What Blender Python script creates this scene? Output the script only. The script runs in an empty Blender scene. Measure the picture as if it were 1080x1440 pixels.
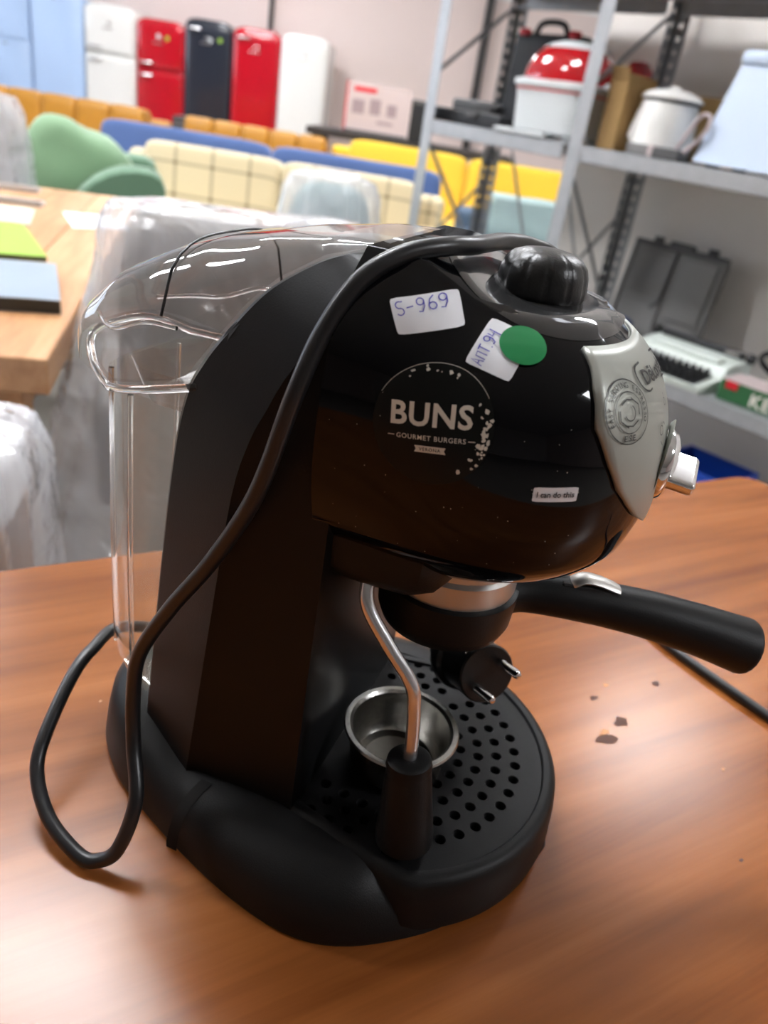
import bpy, bmesh, math, random
from mathutils import Vector, Matrix, noise
R = math.radians
random.seed(7)
scene = bpy.context.scene
COL = scene.collection

# ------------------------------------------------------------------ camera
cam_d = bpy.data.cameras.new('camera')
cam = bpy.data.objects.new('camera', cam_d); COL.objects.link(cam)
cam_d.sensor_fit = 'VERTICAL'; cam_d.sensor_height = 36.0; cam_d.lens = 36.0 * 1081.0 / 1440.0
_d = Vector((-335, 2030, 1081)).normalized()            # world down in camera axes (x right, y down, z forward)
_f = (Vector((0, 0, 1)) - _d.z * _d).normalized()
_r = _f.cross(-_d)
if _r.x < 0: _r = -_r
def _w(v): return Vector((_r.dot(v), _f.dot(v), -_d.dot(v)))
cx, cy, cz = _w(Vector((1, 0, 0))), _w(Vector((0, -1, 0))), _w(Vector((0, 0, -1)))
CAMZ = 1.09
cam.matrix_world = Matrix(((cx.x, cy.x, cz.x, 0), (cx.y, cy.y, cz.y, 0), (cx.z, cy.z, cz.z, CAMZ), (0, 0, 0, 1)))
cam_d.clip_start = .01
cam_d.dof.use_dof = True; cam_d.dof.focus_distance = .315; cam_d.dof.aperture_fstop = 9.0
scene.camera = cam

# ------------------------------------------------------------------ world + exposure
wd = bpy.data.worlds.new('world'); scene.world = wd; wd.use_nodes = True
wd.node_tree.nodes['Background'].inputs[0].default_value = (.8, .88, 1, 1)
wd.node_tree.nodes['Background'].inputs[1].default_value = .3
vs = scene.view_settings
vs.view_transform = 'Standard'; vs.look = 'None'; vs.gamma = 1; vs.use_curve_mapping = False
vs.exposure = 0.68
LAMP = 37.0                                              # strength of the fluorescent diffusers

# ------------------------------------------------------------------ materials
def srgb(c):
    return tuple(((x / 255) / 12.92 if x / 255 <= .04045 else ((x / 255 + .055) / 1.055) ** 2.4) for x in c) + (1,)
def mat(name, col, rough=.5, metal=0, bump=0, bscale=60, vary=0, vscale=6, coat=0, spec=.5, trans=0, emit=0, sheen=0):
    m = bpy.data.materials.new(name); m.use_nodes = True
    nt = m.node_tree; b = nt.nodes['Principled BSDF']
    c = srgb(col) if max(col) > 1 else tuple(col) + (1,)
    b.inputs['Base Color'].default_value = c
    b.inputs['Roughness'].default_value = rough; b.inputs['Metallic'].default_value = metal
    b.inputs['Coat Weight'].default_value = coat; b.inputs['Specular IOR Level'].default_value = spec
    b.inputs['Transmission Weight'].default_value = trans
    b.inputs['Sheen Weight'].default_value = sheen
    if emit:
        b.inputs['Emission Color'].default_value = c; b.inputs['Emission Strength'].default_value = emit
    tc = nt.nodes.new('ShaderNodeTexCoord')
    if vary:
        n = nt.nodes.new('ShaderNodeTexNoise'); n.inputs['Scale'].default_value = vscale; n.inputs['Detail'].default_value = 5
        nt.links.new(tc.outputs['Object'], n.inputs['Vector'])
        mx = nt.nodes.new('ShaderNodeMix'); mx.data_type = 'RGBA'
        mx.inputs[6].default_value = tuple(x * (1 - vary) for x in c[:3]) + (1,)
        mx.inputs[7].default_value = tuple(min(1, x * (1 + vary)) for x in c[:3]) + (1,)
        nt.links.new(n.outputs['Fac'], mx.inputs[0]); nt.links.new(mx.outputs[2], b.inputs['Base Color'])
    if bump:
        n = nt.nodes.new('ShaderNodeTexNoise'); n.inputs['Scale'].default_value = bscale; n.inputs['Detail'].default_value = 4
        nt.links.new(tc.outputs['Object'], n.inputs['Vector'])
        bp = nt.nodes.new('ShaderNodeBump'); bp.inputs['Strength'].default_value = bump; bp.inputs['Distance'].default_value = .002
        nt.links.new(n.outputs['Fac'], bp.inputs['Height']); nt.links.new(bp.outputs[0], b.inputs['Normal'])
    return m
def clear_mat(name, tint, rough=.05, body=0, bodycol=(1, 1, 1), ior=1.45, bump=0, bscale=20, gl=1.0):
    """thin clear plastic: see-through sheet with a Fresnel gloss and a little milky body"""
    m = bpy.data.materials.new(name); m.use_nodes = True; nt = m.node_tree
    for n in list(nt.nodes): nt.nodes.remove(n)
    out = nt.nodes.new('ShaderNodeOutputMaterial'); tr = nt.nodes.new('ShaderNodeBsdfTransparent'); tr.inputs[0].default_value = tuple(tint) + (1,)
    df = nt.nodes.new('ShaderNodeBsdfDiffuse'); df.inputs[0].default_value = tuple(bodycol) + (1,)
    tl = nt.nodes.new('ShaderNodeBsdfTranslucent'); tl.inputs[0].default_value = tuple(bodycol) + (1,)
    dm = nt.nodes.new('ShaderNodeMixShader'); dm.inputs[0].default_value = .45
    nt.links.new(df.outputs[0], dm.inputs[1]); nt.links.new(tl.outputs[0], dm.inputs[2])
    gs = nt.nodes.new('ShaderNodeBsdfGlossy'); gs.inputs['Roughness'].default_value = rough; gs.inputs[0].default_value = (gl, gl, gl, 1)
    fr = nt.nodes.new('ShaderNodeFresnel'); ge = nt.nodes.new('ShaderNodeNewGeometry'); mr = nt.nodes.new('ShaderNodeMapRange')   # same gloss seen from either side of the sheet
    mr.inputs[3].default_value = ior; mr.inputs[4].default_value = 1 / ior
    nt.links.new(ge.outputs['Backfacing'], mr.inputs[0]); nt.links.new(mr.outputs[0], fr.inputs[0])
    m1 = nt.nodes.new('ShaderNodeMixShader'); m1.inputs[0].default_value = body
    m2 = nt.nodes.new('ShaderNodeMixShader')
    nt.links.new(tr.outputs[0], m1.inputs[1]); nt.links.new(dm.outputs[0], m1.inputs[2])
    nt.links.new(fr.outputs[0], m2.inputs[0]); nt.links.new(m1.outputs[0], m2.inputs[1]); nt.links.new(gs.outputs[0], m2.inputs[2])
    nt.links.new(m2.outputs[0], out.inputs[0])
    if bump:
        tc = nt.nodes.new('ShaderNodeTexCoord'); n = nt.nodes.new('ShaderNodeTexNoise'); n.inputs['Scale'].default_value = bscale
        n.inputs['Detail'].default_value = 3; n.inputs['Distortion'].default_value = 1.2
        nt.links.new(tc.outputs['Object'], n.inputs['Vector'])
        bp = nt.nodes.new('ShaderNodeBump'); bp.inputs['Strength'].default_value = bump; bp.inputs['Distance'].default_value = .035
        nt.links.new(n.outputs['Fac'], bp.inputs['Height'])
        for s in (gs, fr, df): nt.links.new(bp.outputs[0], s.inputs['Normal'])
    return m
def wood_mat(name, c1, c2, c3, rough=.3, scale=(2, 26, 26), coat=0, spec=.5):
    m = bpy.data.materials.new(name); m.use_nodes = True; nt = m.node_tree; b = nt.nodes['Principled BSDF']
    tc = nt.nodes.new('ShaderNodeTexCoord'); mp = nt.nodes.new('ShaderNodeMapping'); mp.inputs['Scale'].default_value = scale
    nt.links.new(tc.outputs['Object'], mp.inputs[0])
    n = nt.nodes.new('ShaderNodeTexNoise'); n.inputs['Scale'].default_value = 1; n.inputs['Detail'].default_value = 7; n.inputs['Roughness'].default_value = .6; n.inputs['Distortion'].default_value = .35
    nt.links.new(mp.outputs[0], n.inputs['Vector'])
    r = nt.nodes.new('ShaderNodeValToRGB'); e = r.color_ramp.elements
    e[0].position = .28; e[0].color = srgb(c1); e[1].position = .72; e[1].color = srgb(c3); k = e.new(.5); k.color = srgb(c2)
    nt.links.new(n.outputs['Fac'], r.inputs[0])
    oi = nt.nodes.new('ShaderNodeObjectInfo'); hv = nt.nodes.new('ShaderNodeHueSaturation')
    mr = nt.nodes.new('ShaderNodeMapRange'); mr.inputs[3].default_value = .85; mr.inputs[4].default_value = 1.12
    nt.links.new(oi.outputs['Random'], mr.inputs[0]); nt.links.new(mr.outputs[0], hv.inputs['Value'])
    nt.links.new(r.outputs[0], hv.inputs['Color']); nt.links.new(hv.outputs[0], b.inputs['Base Color'])
    b.inputs['Roughness'].default_value = rough; b.inputs['Coat Weight'].default_value = coat; b.inputs['Coat Roughness'].default_value = .25; b.inputs['Specular IOR Level'].default_value = spec
    return m
def grid_mat(name, base, line, sx, sz, wdt=.1):
    """woven check: lines across object X and Z"""
    m = bpy.data.materials.new(name); m.use_nodes = True; nt = m.node_tree; b = nt.nodes['Principled BSDF']
    b.inputs['Roughness'].default_value = .95; b.inputs['Sheen Weight'].default_value = .2
    tc = nt.nodes.new('ShaderNodeTexCoord'); sp = nt.nodes.new('ShaderNodeSeparateXYZ'); nt.links.new(tc.outputs['Object'], sp.inputs[0])
    def ln(sock, s):
        a = nt.nodes.new('ShaderNodeMath'); a.operation = 'MULTIPLY'; a.inputs[1].default_value = 1 / s; nt.links.new(sock, a.inputs[0])
        f = nt.nodes.new('ShaderNodeMath'); f.operation = 'FRACT'; nt.links.new(a.outputs[0], f.inputs[0])
        l = nt.nodes.new('ShaderNodeMath'); l.operation = 'LESS_THAN'; l.inputs[1].default_value = wdt; nt.links.new(f.outputs[0], l.inputs[0]); return l
    yz = nt.nodes.new('ShaderNodeMath'); nt.links.new(sp.outputs[1], yz.inputs[0]); nt.links.new(sp.outputs[2], yz.inputs[1])
    a, c = ln(sp.outputs[0], sx), ln(yz.outputs[0], sz)
    s = nt.nodes.new('ShaderNodeMath'); s.operation = 'ADD'; nt.links.new(a.outputs[0], s.inputs[0]); nt.links.new(c.outputs[0], s.inputs[1])
    k = nt.nodes.new('ShaderNodeMath'); k.operation = 'MULTIPLY'; k.inputs[1].default_value = .45; nt.links.new(s.outputs[0], k.inputs[0])
    mx = nt.nodes.new('ShaderNodeMix'); mx.data_type = 'RGBA'; mx.inputs[6].default_value = srgb(base); mx.inputs[7].default_value = srgb(line)
    nt.links.new(k.outputs[0], mx.inputs[0]); nt.links.new(mx.outputs[2], b.inputs['Base Color'])
    return m

M = {}
M['matte'] = mat('matte_black_plastic', (.008, .008, .0082), .46, bump=.1, bscale=1500, spec=.22)
M['satin'] = mat('satin_black_plastic', (.007, .007, .0075), .38, bump=.06, bscale=1500, spec=.18)
M['gloss'] = mat('gloss_black_plastic', (.0025, .0025, .0035), .05, spec=.25)
M['groove'] = mat('dark_groove', (.003, .003, .003), .8)
M['knob'] = mat('black_knob_plastic', (.01, .01, .01), .32, bump=.1, bscale=900)
M['rubber'] = mat('black_cord_rubber', (.011, .011, .012), .34)
M['silver'] = mat('silver_painted_panel', (168, 170, 162), .38, metal=.35, vary=.05, vscale=30)
M['chrome'] = mat('chrome', (.85, .85, .87), .06, metal=1)
M['wand'] = mat('worn_wand_steel', (.72, .72, .74), .2, metal=.85)
M['steel'] = mat('brushed_steel', (.42, .41, .385), .26, metal=1, bump=.1, bscale=200)
M['steelw'] = mat('worn_alloy', (.62, .60, .57), .42, metal=.8)
M['white'] = mat('white_label_paper', (232, 232, 236), .5)
M['green'] = mat('green_dot_paper', (0, 120, 62), .4)
M['black_print'] = mat('black_print', (.012, .012, .012), .4)
M['cream_print'] = mat('cream_print', (224, 220, 208), .5)
M['sticker_black'] = mat('black_sticker_vinyl', (.006, .007, .0065), .3, spec=.22)
M['ink'] = mat('blue_pen_ink', (70, 66, 170), .5)
M['tank'] = clear_mat('clear_tank_plastic', (.93, .93, .90), .04, .05, (.8, .8, .76))
M['lid'] = clear_mat('smoky_lid_plastic', (.80, .79, .775), .03, .02, (.5, .5, .5), ior=1.55)
M['deck'] = clear_mat('smoky_deck_plastic', (.42, .42, .43), .06, .16, (.30, .30, .31), ior=1.75)
M['glass'] = mat('clear_moulded_edge', (.97, .97, .97), .03, trans=1)
M['plastic'] = clear_mat('clear_wrap_film', (.98, .98, .985), .14, .40, (.92, .94, .98), ior=1.5, bump=1.0, bscale=8)
M['table'] = wood_mat('cherry_table_veneer', (112, 60, 25), (138, 80, 37), (160, 98, 50), .25, (1.8, 30, 30), coat=0, spec=.36)
M['table_edge'] = wood_mat('table_edge_band', (120, 64, 34), (142, 78, 42), (160, 94, 54), .4, (2, 20, 20))
M['butcher'] = wood_mat('beech_block_wood', (164, 114, 72), (186, 138, 94), (202, 158, 116), .42, (3, 30, 30))
M['wall'] = mat('beige_wall_paint', (232, 214, 207), .85, vary=.03, vscale=1.5)
M['wallw'] = mat('white_wall_paint', (238, 236, 234), .85)
M['wallr'] = mat('pale_grey_wall_paint', (234, 228, 221), .85, vary=.03, vscale=2)
M['ceil'] = mat('ceiling_paint', (225, 225, 222), .9)
M['floor'] = mat('grey_floor', (150, 145, 138), .5, vary=.12, vscale=2)
M['dark'] = mat('dark_paint', (45, 40, 38), .5)
M['galv'] = mat('galvanised_steel', (172, 174, 176), .38, metal=.4, vary=.18, vscale=25)
M['galvd'] = mat('dull_galvanised_steel', (150, 152, 154), .45, metal=.25, vary=.2, vscale=25)
M['alu'] = mat('pale_aluminium', (196, 198, 200), .4, metal=.25)
M['fr_white'] = mat('white_enamel', (232, 230, 224), .2, coat=.5)
M['fr_blue'] = mat('white_blue_enamel', (176, 200, 232), .35)
M['fr_red'] = mat('red_enamel', (184, 16, 34), .15, coat=.6)
M['fr_black'] = mat('black_enamel', (38, 42, 52), .18, coat=.5)
M['mustard'] = mat('mustard_leather', (178, 124, 34), .42, bump=.3, bscale=40, vary=.1)
M['yellow'] = mat('yellow_fabric', (224, 182, 52), .9, vary=.06, sheen=.2)
M['blue'] = mat('blue_fabric', (74, 98, 146), .9, sheen=.3, vary=.08)
M['plaid'] = grid_mat('cream_check_fabric', (208, 194, 160), (84, 62, 40), .19, .15, .09)
M['plaid_stripe'] = grid_mat('cream_stripe_fabric', (232, 214, 168), (200, 172, 122), .05, 3.0, .3)
M['sage'] = mat('sage_green_fabric', (116, 148, 112), .9, sheen=.3, vary=.12, bump=.3)
M['sage_dark'] = mat('deep_sage_fabric', (92, 124, 98), .9, sheen=.3)
M['greyg'] = mat('grey_green_blanket', (142, 162, 160), .95, vary=.12, vscale=9)
M['bluegrey'] = mat('blue_grey_fabric', (88, 106, 126), .9, vary=.1)
M['grey_up'] = mat('grey_upholstery', (146, 141, 134), .9, vary=.06)
M['red'] = mat('red_plastic', (204, 30, 44), .4)
M['red_clear'] = mat('red_glossy_dome', (170, 14, 24), .08, coat=.8)
M['white_pl'] = mat('white_plastic', (206, 210, 210), .3)
M['bluewhite'] = mat('cool_white_plastic', (206, 220, 240), .3)
M['blackp'] = mat('black_plastic', (24, 24, 26), .5)
M['greyp'] = mat('grey_moulded_plastic', (116, 114, 112), .55)
M['greyp2'] = mat('darker_grey_plastic', (78, 77, 77), .55)
M['card'] = mat('brown_cardboard', (168, 134, 86), .9, vary=.08)
M['cardw'] = mat('printed_white_card', (190, 174, 172), .7)
M['greenbox'] = mat('green_printed_card', (36, 92, 50), .6)
M['typew'] = mat('pale_typewriter_plastic', (214, 222, 214), .4)
M['bluepl'] = mat('blue_plastic', (24, 72, 178), .4)
M['lime'] = mat('lime_paper', (146, 184, 62), .45)
M['paper'] = mat('beige_paper', (200, 192, 172), .6, vary=.06, vscale=30)
M['maga'] = mat('grey_blue_cover', (150, 164, 178), .3, vary=.12, vscale=9)
M['magb'] = mat('mauve_cover', (150, 142, 150), .3)
M['pagedge'] = mat('dark_page_edge', (60, 62, 58), .7)
M['lamp'] = mat('lamp_diffuser', (248, 250, 255), .5, emit=LAMP)
M['daylight'] = mat('daylit_window_pane', (222, 236, 255), .3, emit=3.0)

# ------------------------------------------------------------------ mesh helpers
def link(name, me, m, parent=None):
    o = bpy.data.objects.new(name, me); COL.objects.link(o)
    if m is not None: me.materials.append(m)
    if parent is not None: o.parent = parent
    return o
def finish(me, smooth=35):
    if smooth:
        me.polygons.foreach_set('use_smooth', [True] * len(me.polygons)); me.set_sharp_from_angle(angle=R(smooth))
    me.update()
def mk(name, verts, faces, m, parent=None, smooth=35, flip=False, recalc=True):
    me = bpy.data.meshes.new(name)
    me.from_pydata([((v[0], -v[1], v[2]) if flip else tuple(v)) for v in verts], [], faces)
    if recalc:
        bm = bmesh.new(); bm.from_mesh(me); bmesh.ops.remove_doubles(bm, verts=bm.verts, dist=1e-6)
        bmesh.ops.recalc_face_normals(bm, faces=bm.faces); bm.to_mesh(me); bm.free()
    finish(me, smooth); return link(name, me, m, parent)
def rbox(name, size, loc, m, parent=None, bev=.01, seg=2, rz=0, rx=0, ry=0, smooth=35):
    bm = bmesh.new(); bmesh.ops.create_cube(bm, size=1)
    for v in bm.verts: v.co = Vector((v.co.x * size[0], v.co.y * size[1], v.co.z * size[2]))
    if bev: bmesh.ops.bevel(bm, geom=bm.edges[:], offset=min(bev, min(size) * .49), segments=seg, profile=.5, affect='EDGES')
    me = bpy.data.meshes.new(name); bm.to_mesh(me); bm.free(); finish(me, smooth)
    o = link(name, me, m, parent); o.location = loc; o.rotation_euler = (rx, ry, rz)
    if bev and smooth: o.modifiers.new('weighted_normals', 'WEIGHTED_NORMAL').keep_sharp = True
    return o
def cushion(name, size, loc, m, parent=None, e=.25, rz=0, rx=0, ry=0, wr=.0, n=10):
    """puffy block"""
    bm = bmesh.new(); bmesh.ops.create_cube(bm, size=2); bmesh.ops.subdivide_edges(bm, edges=bm.edges[:], cuts=n, use_grid_fill=True)
    for v in bm.verts:
        c = v.co; p = 1 / e
        k = (abs(c.x) ** p + abs(c.y) ** p + abs(c.z) ** p) ** (-1 / p)
        q = c * k
        d = Vector((q.x * size[0] / 2, q.y * size[1] / 2, q.z * size[2] / 2))
        if wr: d += d.normalized() * wr * noise.noise(d * 9 + Vector((size[0] * 7, loc[0], 0)))
        v.co = d
    me = bpy.data.meshes.new(name); bm.to_mesh(me); bm.free(); finish(me, 60)
    o = link(name, me, m, parent); o.location = loc; o.rotation_euler = (rx, ry, rz); return o
def catmull(pts, n=8):
    P = [Vector(p) for p in pts]; P = [P[0] * 2 - P[1]] + P + [P[-1] * 2 - P[-2]]; out = []
    for i in range(1, len(P) - 2):
        for k in range(n):
            t = k / n; a, b, c, d = P[i - 1], P[i], P[i + 1], P[i + 2]
            out.append(.5 * ((2 * b) + (c - a) * t + (2 * a - 5 * b + 4 * c - d) * t * t + (3 * b - a - 3 * c + d) * t ** 3))
    out.append(P[-2]); return out
def tube(name, pts, r, m, parent=None, seg=12, flip=False, smooth=60, sq=(1, 1)):
    n = len(pts); P = [Vector((p[0], -p[1], p[2])) if flip else Vector(p) for p in pts]
    rr = r if isinstance(r, (list, tuple)) else [r] * n
    vs_, fs = [], []; up = None
    for i in range(n):
        t = (P[min(i + 1, n - 1)] - P[max(i - 1, 0)]).normalized()
        if up is None:
            up = Vector((0, 0, 1)) if abs(t.z) < .9 else Vector((1, 0, 0))
        up = (up - t * up.dot(t)).normalized(); s = t.cross(up)
        for k in range(seg):
            a = 2 * math.pi * k / seg; vs_.append(P[i] + (s * math.cos(a) * sq[0] + up * math.sin(a) * sq[1]) * rr[i])
    for i in range(n - 1):
        for k in range(seg):
            a, b = i * seg + k, i * seg + (k + 1) % seg; fs.append((a, b, b + seg, a + seg))
    fs.append(tuple(range(seg))); fs.append(tuple(range((n - 1) * seg, n * seg)))
    return mk(name, vs_, fs, m, parent, smooth)
def basis(z, x=None):
    z = Vector(z).normalized(); x = Vector(x) if x is not None else (Vector((1, 0, 0)) if abs(z.x) < .9 else Vector((0, 1, 0)))
    x = (x - z * x.dot(z)).normalized(); y = z.cross(x)
    return Matrix((x, y, z)).transposed()
def lathe(name, prof, m, parent=None, loc=(0, 0, 0), axis=(0, 0, 1), seg=40, smooth=35, close=False):
    B = basis(axis); L = Vector(loc); vs_, fs = [], []
    for r, z in prof:
        for k in range(seg):
            a = 2 * math.pi * k / seg; vs_.append(L + B @ Vector((r * math.cos(a), r * math.sin(a), z)))
    n = len(prof)
    for i in range(n - 1):
        for k in range(seg):
            a, b = i * seg + k, i * seg + (k + 1) % seg; fs.append((a, b, b + seg, a + seg))
    if close:
        for k in range(seg):
            a, b = (n - 1) * seg + k, (n - 1) * seg + (k + 1) % seg; fs.append((a, b, (k + 1) % seg, k))
    else:
        if prof[0][0] > 1e-6: fs.append(tuple(range(seg)))
        if prof[-1][0] > 1e-6: fs.append(tuple(range((n - 1) * seg, n * seg)))
    return mk(name, vs_, fs, m, parent, smooth)
def loft(name, rings, m, parent=None, cap0=True, cap1=True, closed=True, smooth=35, flip=False):
    n = len(rings[0]); vs_ = [v for r in rings for v in r]; fs = []
    for i in range(len(rings) - 1):
        for k in range(n if closed else n - 1):
            a, b = i * n + k, i * n + (k + 1) % n; fs.append((a, b, b + n, a + n))
    if closed and cap0: fs.append(tuple(range(n)))
    if closed and cap1: fs.append(tuple(range((len(rings) - 1) * n, len(rings) * n)))
    return mk(name, vs_, fs, m, parent, smooth, flip)
def prism(name, poly, z0, z1, m, parent=None, bev=0, smooth=35):
    bm = bmesh.new(); vs_ = [bm.verts.new((p[0], p[1], z0)) for p in poly]; f = bm.faces.new(vs_)
    r = bmesh.ops.extrude_face_region(bm, geom=[f])
    for g in r['geom']:
        if isinstance(g, bmesh.types.BMVert): g.co.z = z1
    bmesh.ops.recalc_face_normals(bm, faces=bm.faces)
    if bev: bmesh.ops.bevel(bm, geom=bm.edges[:], offset=bev, segments=2, profile=.5, affect='EDGES')
    me = bpy.data.meshes.new(name); bm.to_mesh(me); bm.free(); finish(me, smooth if bev else 0); o = link(name, me, m, parent)
    if bev: o.modifiers.new('weighted_normals', 'WEIGHTED_NORMAL').keep_sharp = True
    return o
def thing(name, label, cat, loc=(0, 0, 0), rz=0, group=None):
    o = bpy.data.objects.new(name, None); COL.objects.link(o); o.location = loc; o.rotation_euler = (0, 0, rz)
    o.empty_display_size = .05; tag(o, label, cat, group); return o
def tag(o, label, cat, group=None):
    o['label'] = label; o['category'] = cat
    if group: o['group'] = group
    return o
def struct(o): o['kind'] = 'structure'; return o
def interp(x, xs, ys):
    if x <= xs[0]: return ys[0]
    for i in range(len(xs) - 1):
        if x <= xs[i + 1]: return ys[i] + (ys[i + 1] - ys[i]) * (x - xs[i]) / (xs[i + 1] - xs[i])
    return ys[-1]
def text_mesh(s, size, bold=0, spacing=1.0):
    cu = bpy.data.curves.new('t', 'FONT'); cu.body = s; cu.size = size; cu.align_x = 'CENTER'; cu.align_y = 'CENTER'
    cu.offset = bold; cu.space_character = spacing; cu.resolution_u = 3
    o = bpy.data.objects.new('t', cu); COL.objects.link(o); bpy.context.view_layer.update()
    dg = bpy.context.evaluated_depsgraph_get(); me = bpy.data.meshes.new_from_object(o.evaluated_get(dg))
    V = [v.co.copy() for v in me.vertices]; F = [tuple(p.vertices) for p in me.polygons]
    bpy.data.objects.remove(o); bpy.data.curves.remove(cu); bpy.data.meshes.remove(me); return V, F
def stroke(pts, w):
    """flat pen stroke as a 2D ribbon"""
    V, F = [], []
    for i, p in enumerate(pts):
        a = Vector(pts[max(i - 1, 0)]); b = Vector(pts[min(i + 1, len(pts) - 1)]); t = (b - a); t = t.normalized() if t.length else Vector((1, 0))
        n = Vector((-t.y, t.x)) * w / 2; V += [Vector(p) + n, Vector(p) - n]
    for i in range(len(pts) - 1): F.append((2 * i, 2 * i + 1, 2 * i + 3, 2 * i + 2))
    return V, F
def join2d(parts):
    V, F = [], []
    for v, f in parts:
        k = len(V); V += [Vector((p[0], p[1])) for p in v]; F += [tuple(i + k for i in q) for q in f]
    return V, F

# ================================================================== SETTING
def plane_obj(name, size, loc, m): return struct(rbox(name, size, loc, m, None, bev=0))
plane_obj('floor', (20, 24, .1), (0, 0.0, -.05), M['floor'])
plane_obj('ceiling', (20, 24, .1), (0, 0.0, 3.40), M['ceil'])
wb = plane_obj('wall_back', (20, .12, 2.26), (0, 10.26, 1.13), M['wall'])
plane_obj('wall_upper', (20, .12, 1.09), (0, 10.26, 2.805), M['wallw'])
plane_obj('wall_left', (.12, 22, 3.35), (-7.9, -.75, 1.675), M['wall'])
plane_obj('wall_far_right', (.12, 22, 3.35), (7.9, -.75, 1.675), M['wall'])
plane_obj('wall_behind', (20, .12, 3.35), (0, -11.7, 1.675), M['wallr'])
struct(rbox('trim_1', (.05, .06, 3.3), (-2.17, 10.17, 1.66), M['dark'], None, .005))
struct(rbox('trim_2', (.09, .09, 3.3), (.25, 10.13, 1.66), M['dark'], None, .005))

# daylit windows in the side walls, the right-hand one added
def window(n, x, y, w, h, z):
    t = bpy.data.objects.new('window_%d' % n, None); COL.objects.link(t); t.location = (x, y, z); struct(t)
    rbox('pane', (.02, w, h), (0, 0, 0), M['daylight'], t, 0)
    for sy in (-1, 0, 1): rbox('frame', (.06, .06, h + .1), (0, sy * w / 2, 0), M['wallw'], t, .004)
    for sz in (-1, 1): rbox('frame', (.06, w + .06, .06), (0, 0, sz * h / 2), M['wallw'], t, .004)
window(1, -7.80, 4.2, 2.6, 1.8, 1.95); window(2, -7.80, 7.6, 2.6, 1.8, 1.95); window(3, 7.80, 7.2, 2.6, 1.8, 1.95)  # third window is an added glow to brighten the far room
# ceiling lamps
def ceiling_light(x, y, label, rz=0):
    t = thing('ceiling_light', label, 'ceiling light', (x, y, 3.27), rz, 'fluorescent ceiling lights')
    rbox('housing', (1.26, .46, .05), (0, 0, .05), M['white_pl'], t, .01)
    rbox('diffuser', (1.20, .40, .04), (0, 0, .012), M['lamp'], t, .008)
    for s in (-1, 1): rbox('end_cap', (.03, .42, .05), (s * .62, 0, .01), M['white_pl'], t, .006)
for (x, y, l, rz) in [(-.88, 1.60, 'long fluorescent ceiling light above the tables', 0), (-3.7, 1.3, 'added fluorescent ceiling light at the far left, brightening the plastic film', 0), (3.4, -.5, 'added fluorescent fill light out of view on the right, brightening the silver panel and right wall', 0), (1.95, 3.3, 'long fluorescent ceiling light beyond the partition wall', 0),  # second lamp added to brighten the left film, third added as right-hand fill
                  (-2.9, 3.4, 'long fluorescent ceiling light above the green armchair', 0), (-.6, 4.9, 'long fluorescent ceiling light above the mustard sofas', 0),
                  (-2.4, 7.6, 'long fluorescent ceiling light in front of the fridges', 0)]:
    ceiling_light(x, y, l, rz)

# wall behind the shelving (runs at -45 degrees)
P1 = Vector((-.088, 3.10, 0)); E1 = Vector((math.cos(R(-45)), math.sin(R(-45)), 0)); N1 = Vector((E1.y * -1, E1.x, 0))
def rk(s, d, z): return P1 + E1 * s + N1 * d + Vector((0, 0, z))
w_ = rbox('wall_right', (4.2, .14, 2.45), (0, 0, 0), M['wallr'], None, 0); w_.location = rk(.31 + 2.1, .47 + .07, 1.225); w_.rotation_euler.z = R(-45); struct(w_)

# ================================================================== NEAR TABLE
TA = R(32.1); tx = Vector((math.cos(TA), math.sin(TA), 0)); ty = Vector((math.sin(TA), -math.cos(TA), 0))
TC = Vector((.445, .908, .75))                                   # far right corner
tcen = TC - tx * .85 + ty * .39
tab = thing('table', 'reddish brown veneered table under the espresso machine', 'table', (tcen.x, tcen.y, 0), TA)
def rr_poly(hx, hy, r, n=6):
    out = []
    for cxs, cys, a0 in ((hx - r, hy - r, 0), (-hx + r, hy - r, 90), (-hx + r, -hy + r, 180), (hx - r, -hy + r, 270)):
        for k in range(n + 1): a = R(a0 + 90 * k / n); out.append((cxs + r * math.cos(a), cys + r * math.sin(a)))
    return out
prism('tabletop', rr_poly(.85, .39, .03), .722, .75, M['table'], tab, bev=.003)
for sx in (-1, 1):
    rbox('apron', (.02, .62, .07), (sx * .78, 0, .685), M['table_edge'], tab, .002)
    rbox('apron', (1.5, .02, .07), (0, sx * .33, .685), M['table_edge'], tab, .002)
    for sy in (-1, 1): rbox('leg', (.055, .055, .721), (sx * .78, sy * .33, .3605), M['table_edge'], tab, .004)
# scuffs in the varnish
def blob(name, x, y, z, r, m, parent=None, k=9, sx=1.0, ang=0):
    pts = []
    for i in range(k):
        a = 2 * math.pi * i / k; q = r * random.uniform(.45, 1.1); px, py = q * math.cos(a) * sx, q * math.sin(a)
        pts.append((x + px * math.cos(ang) - py * math.sin(ang), y + px * math.sin(ang) + py * math.cos(ang), z))
    return mk(name, pts, [tuple(range(k))], m, parent, 0)
M['scuff'] = mat('worn_veneer_scuff', (84, 46, 28), .55); M['scuff2'] = mat('pale_veneer_scuff', (214, 150, 96), .5)
for wx, wy, rad, mm in ((.180, .404, .0062, 'scuff'), (.166, .385, .0065, 'scuff'), (.1665, .391, .003, 'scuff2'), (.165, .424, .003, 'scuff'), (.215, .452, .003, 'scuff'), (.176, .440, .0018, 'scuff2'),
                        (.24, .375, .0012, 'scuff2'), (.228, .305, .0012, 'scuff'), (-.17, .41, .001, 'scuff2'), (-.15, .345, .001, 'scuff2')):
    d = Vector((wx, wy, 0)) - Vector((tcen.x, tcen.y, 0)); lx, ly = d.dot(tx), d.dot(Vector((-tx.y, tx.x, 0)))
    blob('scuff_mark', lx, ly, .7503, rad, M[mm], tab, sx=1.5, ang=R(10))

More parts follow.
